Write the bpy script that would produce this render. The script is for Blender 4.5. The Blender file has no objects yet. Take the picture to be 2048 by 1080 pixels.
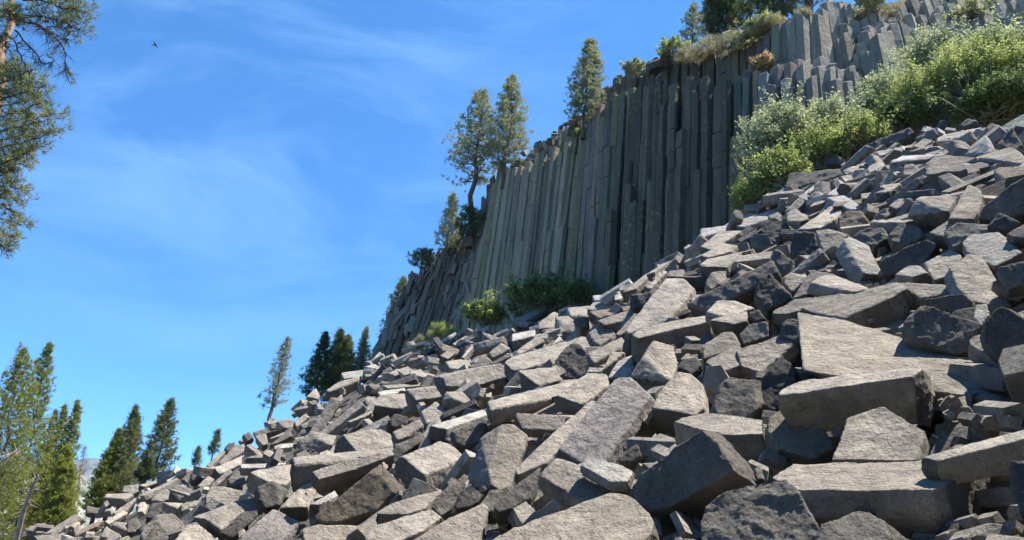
import bpy, bmesh, math, random
import numpy as np
from mathutils import Vector, Matrix
R = math.radians
scene = bpy.context.scene
COL = scene.collection
# ---------------------------------------------------------------- camera
F = 1479.0; PITCH = R(25)
cam_d = bpy.data.cameras.new('camera'); cam = bpy.data.objects.new('camera', cam_d); COL.objects.link(cam)
cam_d.sensor_fit = 'HORIZONTAL'; cam_d.sensor_width = 36; cam_d.lens = 36 * F / 2048
cam_d.clip_start = 0.05; cam_d.clip_end = 20000
cam.location = (0, 0, 0); cam.rotation_euler = (R(90) + PITCH, 0, 0)
scene.camera = cam
# ---------------------------------------------------------------- light
SUN = Vector((0.46, 0.0, 0.885)).normalized()
sl = bpy.data.lights.new('sun', 'SUN'); so = bpy.data.objects.new('sun', sl); COL.objects.link(so)
sl.energy = 5.0; sl.angle = R(0.5); sl.color = (1, 0.925, 0.815)
so.location = (30, -20, 60)
so.rotation_euler = SUN.to_track_quat('Z', 'Y').to_euler()
scene.view_settings.view_transform = 'Standard'; scene.view_settings.look = 'None'
scene.view_settings.exposure = 1.42; scene.view_settings.gamma = 1
w = bpy.data.worlds.new('World'); scene.world = w; w.use_nodes = True
nt = w.node_tree; nt.nodes.clear(); N = nt.nodes.new; L = nt.links.new
out = N('ShaderNodeOutputWorld'); bg = N('ShaderNodeBackground'); bg.inputs[1].default_value = 0.115
sky = N('ShaderNodeTexSky'); sky.sky_type = 'NISHITA'; sky.sun_disc = False
sky.sun_elevation = math.asin(SUN.z); sky.sun_rotation = math.atan2(SUN.x, SUN.y)
sky.altitude = 2800; sky.air_density = 1.0; sky.dust_density = 0.15; sky.ozone_density = 3.0
hs = N('ShaderNodeHueSaturation'); hs.inputs['Saturation'].default_value = 1.15; hs.inputs['Value'].default_value = 1.0
tint = N('ShaderNodeMix'); tint.data_type = 'RGBA'; tint.blend_type = 'MULTIPLY'; tint.inputs[0].default_value = 1; tint.inputs[7].default_value = (0.88, 1.04, 1.12, 1)
L(sky.outputs[0], tint.inputs[6]); L(tint.outputs[2], hs.inputs['Color'])
tc = N('ShaderNodeTexCoord'); mp = N('ShaderNodeMapping')
mp.inputs['Rotation'].default_value = (0.0, R(-25), R(20)); mp.inputs['Scale'].default_value = (1.5, 2.6, 5.6)
L(tc.outputs['Generated'], mp.inputs[0])
n1 = N('ShaderNodeTexNoise'); n1.inputs['Scale'].default_value = 1.5; n1.inputs['Detail'].default_value = 15; n1.inputs['Roughness'].default_value = 0.62; n1.inputs['Distortion'].default_value = 0.5
L(mp.outputs[0], n1.inputs['Vector'])
cr = N('ShaderNodeValToRGB'); cr.color_ramp.elements[0].position = 0.42; cr.color_ramp.elements[1].position = 0.82
L(n1.outputs['Fac'], cr.inputs[0])
# clouds gather round one part of the sky
cdir = Vector((-0.289, 0.72, 0.631)).normalized()
dp = N('ShaderNodeVectorMath'); dp.operation = 'DOT_PRODUCT'; dp.inputs[1].default_value = cdir
L(tc.outputs['Generated'], dp.inputs[0])
mr = N('ShaderNodeMapRange'); mr.inputs['From Min'].default_value = 0.89; mr.inputs['From Max'].default_value = 0.985
L(dp.outputs['Value'], mr.inputs[0])
mu = N('ShaderNodeMath'); mu.operation = 'MULTIPLY'; L(cr.outputs[0], mu.inputs[0]); L(mr.outputs[0], mu.inputs[1])
mu2 = N('ShaderNodeMath'); mu2.operation = 'MULTIPLY'; mu2.inputs[1].default_value = 0.13; L(mu.outputs[0], mu2.inputs[0])
mx = N('ShaderNodeMix'); mx.data_type = 'RGBA'; mx.inputs[7].default_value = (6.5, 9.5, 12.0, 1)
L(mu2.outputs[0], mx.inputs[0]); L(hs.outputs[0], mx.inputs[6]); L(mx.outputs[2], bg.inputs[0]); L(bg.outputs[0], out.inputs[0])
# ---------------------------------------------------------------- helpers
rng = np.random.default_rng(7); random.seed(7)
cp, sp = math.cos(PITCH), math.sin(PITCH)
def ray(u, v):
    cx = (u - 1024) / F; cy = (540 - v) / F
    return np.array([cx, cp - sp * cy, sp + cp * cy])
def P(u, v, d):                       # d = distance along the optical axis
    return ray(u, v) * d
def project(p):
    x, y, z = p
    f = y * cp + z * sp; up = -y * sp + z * cp
    return 1024 + F * x / f, 540 - F * up / f, f
def tps_fit(X, y):
    n = len(X); D = np.linalg.norm(X[:, None] - X[None], axis=2) + 1e-9
    K = D ** 2 * np.log(D); A = np.zeros((n + 3, n + 3))
    A[:n, :n] = K + np.eye(n) * 1e-6; A[:n, n] = 1; A[:n, n + 1:] = X; A[n, :n] = 1; A[n + 1:, :n] = X.T
    w_ = np.linalg.solve(A, np.concatenate([y, np.zeros(3)]))
    def f(Q):
        Q = np.atleast_2d(Q); D = np.linalg.norm(Q[:, None] - X[None], axis=2) + 1e-9
        return (D ** 2 * np.log(D)) @ w_[:n] + w_[n] + Q @ w_[n + 1:]
    return f
def tag(o, label=None, cat=None, group=None, kind=None):
    for k, v in (('label', label), ('category', cat), ('group', group), ('kind', kind)):
        if v: o[k] = v
    return o
def mesh_obj(name, verts, faces, mat=None, parent=None, smooth=False, loc=None):
    me = bpy.data.meshes.new(name)
    verts = np.asarray(verts, dtype=np.float64)
    if isinstance(faces, np.ndarray):
        nf, k = faces.shape
        me.vertices.add(len(verts)); me.vertices.foreach_set('co', verts.ravel())
        me.loops.add(nf * k); me.loops.foreach_set('vertex_index', faces.astype(np.int32).ravel())
        me.polygons.add(nf); me.polygons.foreach_set('loop_start', np.arange(0, nf * k, k, dtype=np.int32))
        try: me.polygons.foreach_set('loop_total', np.full(nf, k, dtype=np.int32))
        except Exception: pass
        me.update(calc_edges=True)
    else:
        me.from_pydata(verts.tolist(), [], faces); me.update()
    if mat: me.materials.append(mat)
    me.shade_smooth() if smooth else me.shade_flat()
    o = bpy.data.objects.new(name, me); COL.objects.link(o)
    if parent: o.parent = parent
    if loc is not None: o.location = loc
    return o
def empty(name, loc):
    o = bpy.data.objects.new(name, None); COL.objects.link(o); o.location = loc; o.empty_display_size = 0.2
    return o
class MB:                             # collects tubes and loose faces into one mesh
    def __init__(s): s.v = []; s.f = []; s.n = 0
    def add(s, v, f):
        s.v.append(np.asarray(v)); s.f.append(np.asarray(f) + s.n); s.n += len(v)
    def tube(s, pts, rad, k=6):
        pts = np.asarray(pts, float); m = len(pts); V = []
        for i in range(m):
            t = pts[min(i + 1, m - 1)] - pts[max(i - 1, 0)]; t /= np.linalg.norm(t) + 1e-9
            a = np.cross(t, [0.31, 0.9, 0.2]); a /= np.linalg.norm(a) + 1e-9; b = np.cross(t, a)
            ang = np.arange(k) * 2 * math.pi / k
            V.append(pts[i] + rad[i] * (np.cos(ang)[:, None] * a + np.sin(ang)[:, None] * b))
        Fc = [[i * k + j, i * k + (j + 1) % k, (i + 1) * k + (j + 1) % k, (i + 1) * k + j] for i in range(m - 1) for j in range(k)]
        s.add(np.concatenate(V), Fc)
    def build(s, name, mat, parent=None, smooth=False, loc=(0, 0, 0)):
        V = np.concatenate(s.v) - np.asarray(loc); Fa = np.concatenate(s.f)
        return mesh_obj(name, V, Fa, mat, parent, smooth, None if parent else loc)

# ---------------------------------------------------------------- materials
def nmat(name):
    m = bpy.data.materials.new(name); m.use_nodes = True
    t = m.node_tree; b = t.nodes['Principled BSDF']
    b.inputs['Roughness'].default_value = 0.9; b.inputs['Specular IOR Level'].default_value = 0.25
    return m, t, b
def noise(t, vec, scale, detail=5, rough=0.6, dist=0.0):
    n = t.nodes.new('ShaderNodeTexNoise'); n.inputs['Scale'].default_value = scale; n.inputs['Detail'].default_value = detail
    n.inputs['Roughness'].default_value = rough; n.inputs['Distortion'].default_value = dist
    if vec is not None: t.links.new(vec, n.inputs['Vector'])
    return n.outputs['Fac']
def ramp(t, fac, a, b, ca=(0, 0, 0, 1), cb=(1, 1, 1, 1)):
    n = t.nodes.new('ShaderNodeValToRGB'); e = n.color_ramp.elements
    e[0].position = a; e[1].position = b; e[0].color = ca; e[1].color = cb
    t.links.new(fac, n.inputs[0]); return n.outputs[0]
def mapping(t, vec, scale, rot=(0, 0, 0)):
    n = t.nodes.new('ShaderNodeMapping'); n.inputs['Scale'].default_value = scale; n.inputs['Rotation'].default_value = rot
    t.links.new(vec, n.inputs[0]); return n.outputs[0]
def mixc(t, fac, a, b, mode='MIX'):
    n = t.nodes.new('ShaderNodeMix'); n.data_type = 'RGBA'; n.blend_type = mode
    for s_, x in ((0, fac), (6, a), (7, b)):
        if isinstance(x, (int, float)): n.inputs[s_].default_value = x
        elif isinstance(x, tuple): n.inputs[s_].default_value = x
        else: t.links.new(x, n.inputs[s_])
    return n.outputs[2]
def mth(t, op, a, b=None):
    n = t.nodes.new('ShaderNodeMath'); n.operation = op
    for s_, x in ((0, a), (1, b)):
        if x is None: continue
        if isinstance(x, (int, float)): n.inputs[s_].default_value = x
        else: t.links.new(x, n.inputs[s_])
    return n.outputs[0]
def bump(t, b, layers):
    prev = None
    for h, dist in layers:
        n = t.nodes.new('ShaderNodeBump'); n.inputs['Distance'].default_value = dist; n.inputs['Strength'].default_value = 1.0
        t.links.new(h, n.inputs['Height'])
        if prev is not None: t.links.new(prev, n.inputs['Normal'])
        prev = n.outputs[0]
    t.links.new(prev, b.inputs['Normal'])

def rock_material(name, source):
    m, t, b = nmat(name)
    tcn = t.nodes.new('ShaderNodeTexCoord'); oi = t.nodes.new('ShaderNodeObjectInfo')
    if source == 'object':
        base = oi.outputs['Color']; vec0 = tcn.outputs['Object']
        add = t.nodes.new('ShaderNodeVectorMath'); add.operation = 'MULTIPLY_ADD'
        cx = t.nodes.new('ShaderNodeCombineXYZ')
        for i in range(3): t.links.new(mth(t, 'MULTIPLY', oi.outputs['Random'], 37.0 + 11 * i), cx.inputs[i])
        va = t.nodes.new('ShaderNodeVectorMath'); va.operation = 'ADD'
        t.links.new(vec0, va.inputs[0]); t.links.new(cx.outputs[0], va.inputs[1]); vec = va.outputs[0]
        sep = t.nodes.new('ShaderNodeSeparateXYZ'); t.links.new(tcn.outputs['Normal'], sep.inputs[0])
        endm = mth(t, 'ABSOLUTE', sep.outputs[0])
        endm = ramp(t, endm, 0.62, 0.80)
    else:
        at = t.nodes.new('ShaderNodeAttribute'); at.attribute_name = 'tone'; base = at.outputs['Color']
        vec = tcn.outputs['Object']; endm = 0.0
    big = noise(t, vec, 1.7, 4, 0.6)
    mid = noise(t, vec, 7.0, 6, 0.65, 0.4)
    fine = noise(t, vec, 55.0, 4, 0.7)
    streak = noise(t, mapping(t, vec, (5.0, 18.0, 18.0)), 1.0, 5, 0.6)
    rib = noise(t, mapping(t, vec, (9.0, 5.0, 5.0)), 1.0, 5, 0.6, 0.6)
    col = mixc(t, mth(t, 'MULTIPLY', endm, 0.5) if source == 'object' else 0.0, base, (0.14, 0.133, 0.125, 1))
    col = mixc(t, 1.0, col, ramp(t, big, 0.3, 0.7, (0.66, 0.66, 0.67, 1), (1.15, 1.13, 1.09, 1)), 'MULTIPLY')
    col = mixc(t, 1.0, col, ramp(t, mid, 0.3, 0.72, (0.70, 0.69, 0.68, 1), (1.16, 1.15, 1.12, 1)), 'MULTIPLY')
    col = mixc(t, 1.0, col, ramp(t, fine, 0.35, 0.68, (0.80, 0.80, 0.80, 1), (1.13, 1.13, 1.13, 1)), 'MULTIPLY')
    # brown iron stain and pale crust
    st = ramp(t, noise(t, vec, 3.3, 6, 0.7, 0.8), 0.60, 0.74)
    col = mixc(t, mth(t, 'MULTIPLY', st, 0.5), col, (0.20, 0.13, 0.08, 1))
    lc = ramp(t, noise(t, vec, 13.0, 4, 0.6), 0.67, 0.72)
    col = mixc(t, mth(t, 'MULTIPLY', lc, 0.2), col, (0.40, 0.38, 0.31, 1))
    dk = ramp(t, noise(t, vec, 5.1, 7, 0.75, 1.0), 0.58, 0.68)
    col = mixc(t, mth(t, 'MULTIPLY', dk, 0.6), col, (0.08, 0.08, 0.085, 1))
    t.links.new(col, b.inputs['Base Color'])
    pits = ramp(t, noise(t, vec, 24.0, 3, 0.5), 0.30, 0.46)
    rg_ = ramp(t, base, 0.10, 0.42, (1, 1, 1, 1), (0.28, 0.28, 0.28, 1))       # dark broken rock is rougher than weathered tan faces
    if source == 'object': rg_ = mth(t, 'MAXIMUM', rg_, endm)
    bump(t, b, [(mth(t, 'MULTIPLY', noise(t, vec, 3.2, 10, 0.62, 0.5), rg_), 0.30), (rib, 0.02), (streak, 0.012), (mth(t, 'MULTIPLY', pits, rg_), 0.02), (mth(t, 'MULTIPLY', noise(t, vec, 11.0, 6, 0.7), rg_), 0.09), (fine, 0.004)])
    return m
M_ROCK = rock_material('basalt', 'object')
M_RUB = rock_material('basalt_rubble', 'attr')
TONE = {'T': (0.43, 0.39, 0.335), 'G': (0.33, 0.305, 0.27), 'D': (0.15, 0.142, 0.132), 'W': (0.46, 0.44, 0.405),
        'B': (0.33, 0.275, 0.215), 'Y': (0.36, 0.33, 0.26), 'C': (0.46, 0.415, 0.345)}
# ---------------------------------------------------------------- terrain of the talus
CT = [(2048,1080,3.3),(1500,1080,4.1),(1850,990,4.3),(1400,940,5.2),(1000,1060,6.3),(700,1070,9),(420,1060,14),(200,1060,25),(60,1078,36),
      (1000,900,9.8),(870,930,10.5),(720,880,14.5),(560,880,20),(600,970,13.5),(400,950,28),(300,1000,27),
      (1800,1080,3.6),(2048,900,4.2),(1700,880,5.6),(1700,800,6.2),(1850,670,7.2),(2048,700,5.6),(1900,550,9.5),(2048,480,8.8),(1700,500,12.5),
      (1500,560,13),(1500,720,9.3),(1300,640,14),(1300,740,10.5),(1200,830,8.6),(1150,720,16.5),(1650,430,17),(1850,340,15),(1980,320,13),
      (800,750,29),(950,700,28),(620,840,32),(800,860,16),(700,800,30),(1400,480,20),(1050,690,24),(880,700,40),(1100,650,30),(1250,600,21)]
CREST = [(1330,505,27),(1470,435,25),(1580,365,24),(1740,292,25),(1880,250,24),(2048,225,20),(1200,592,33),(1000,640,52),(870,662,58),(750,708,50),
         (690,750,44),(600,795,44),(520,848,43),(450,890,42),(320,945,40),(240,985,38),(130,1042,38)]
pts = [P(*c) for c in CT] + [P(*c) for c in CREST]
for (u, v, d) in CREST:
    q = P(u, v, d); dr = ray(u, v); e = dr[2] / math.hypot(dr[0], dr[1]); r = math.hypot(q[0], q[1])
    for k, dz in ((1.13, 1.0), (1.5, 4.0)):
        if u > 850 and k > 1.2: continue
        p = q * k; p[2] = q[2] + (k - 1) * r * e * 0.55 - dz * 0.5; pts.append(p)
for p in [(0, 0, -1.6), (2.5, 0, -1.3), (-4, 0, -1.7), (-8, 3, -1.7), (-20, 5, -1.5), (-40, 10, -1.0), (-45, 40, 2.2), (-45, 70, 3.0), (0, -8, -1.8),
          (10, -6, 3.0), (-25, -10, -1.8), (20, 0, 10.0), (26, 10, 15.0), (-28, 25, 1.6), (-60, -10, -1.5)]: pts.append(np.array(p, float))
pts = np.array(pts)
height = tps_fit(pts[:, :2], pts[:, 2])
dfit = tps_fit(np.array([(u / 500, v / 500) for u, v, d in CT + CREST]), np.log([d for u, v, d in CT + CREST]))
def depth_at(u, v):
    return float(np.exp(dfit([(u / 500, v / 500)])[0]))
def ground_z(x, y, sink=0.45):
    return float(height([(x, y)])[0]) - sink
# ---------------------------------------------------------------- the talus blocks
# window origin and zoom of the measured outlines
WIN = {1: (1536, 810, 4), 2: (1024, 810, 4), 3: (1536, 540, 4), 4: (1024, 540, 4), 5: (512, 810, 4), 6: (512, 560, 4), 7: (1400, 300, 4), 8: (1636, 220, 4.971), 9: (150, 810, 4), 10: (1400, 180, 2.16), 0: (0, 0, 1)}
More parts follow.
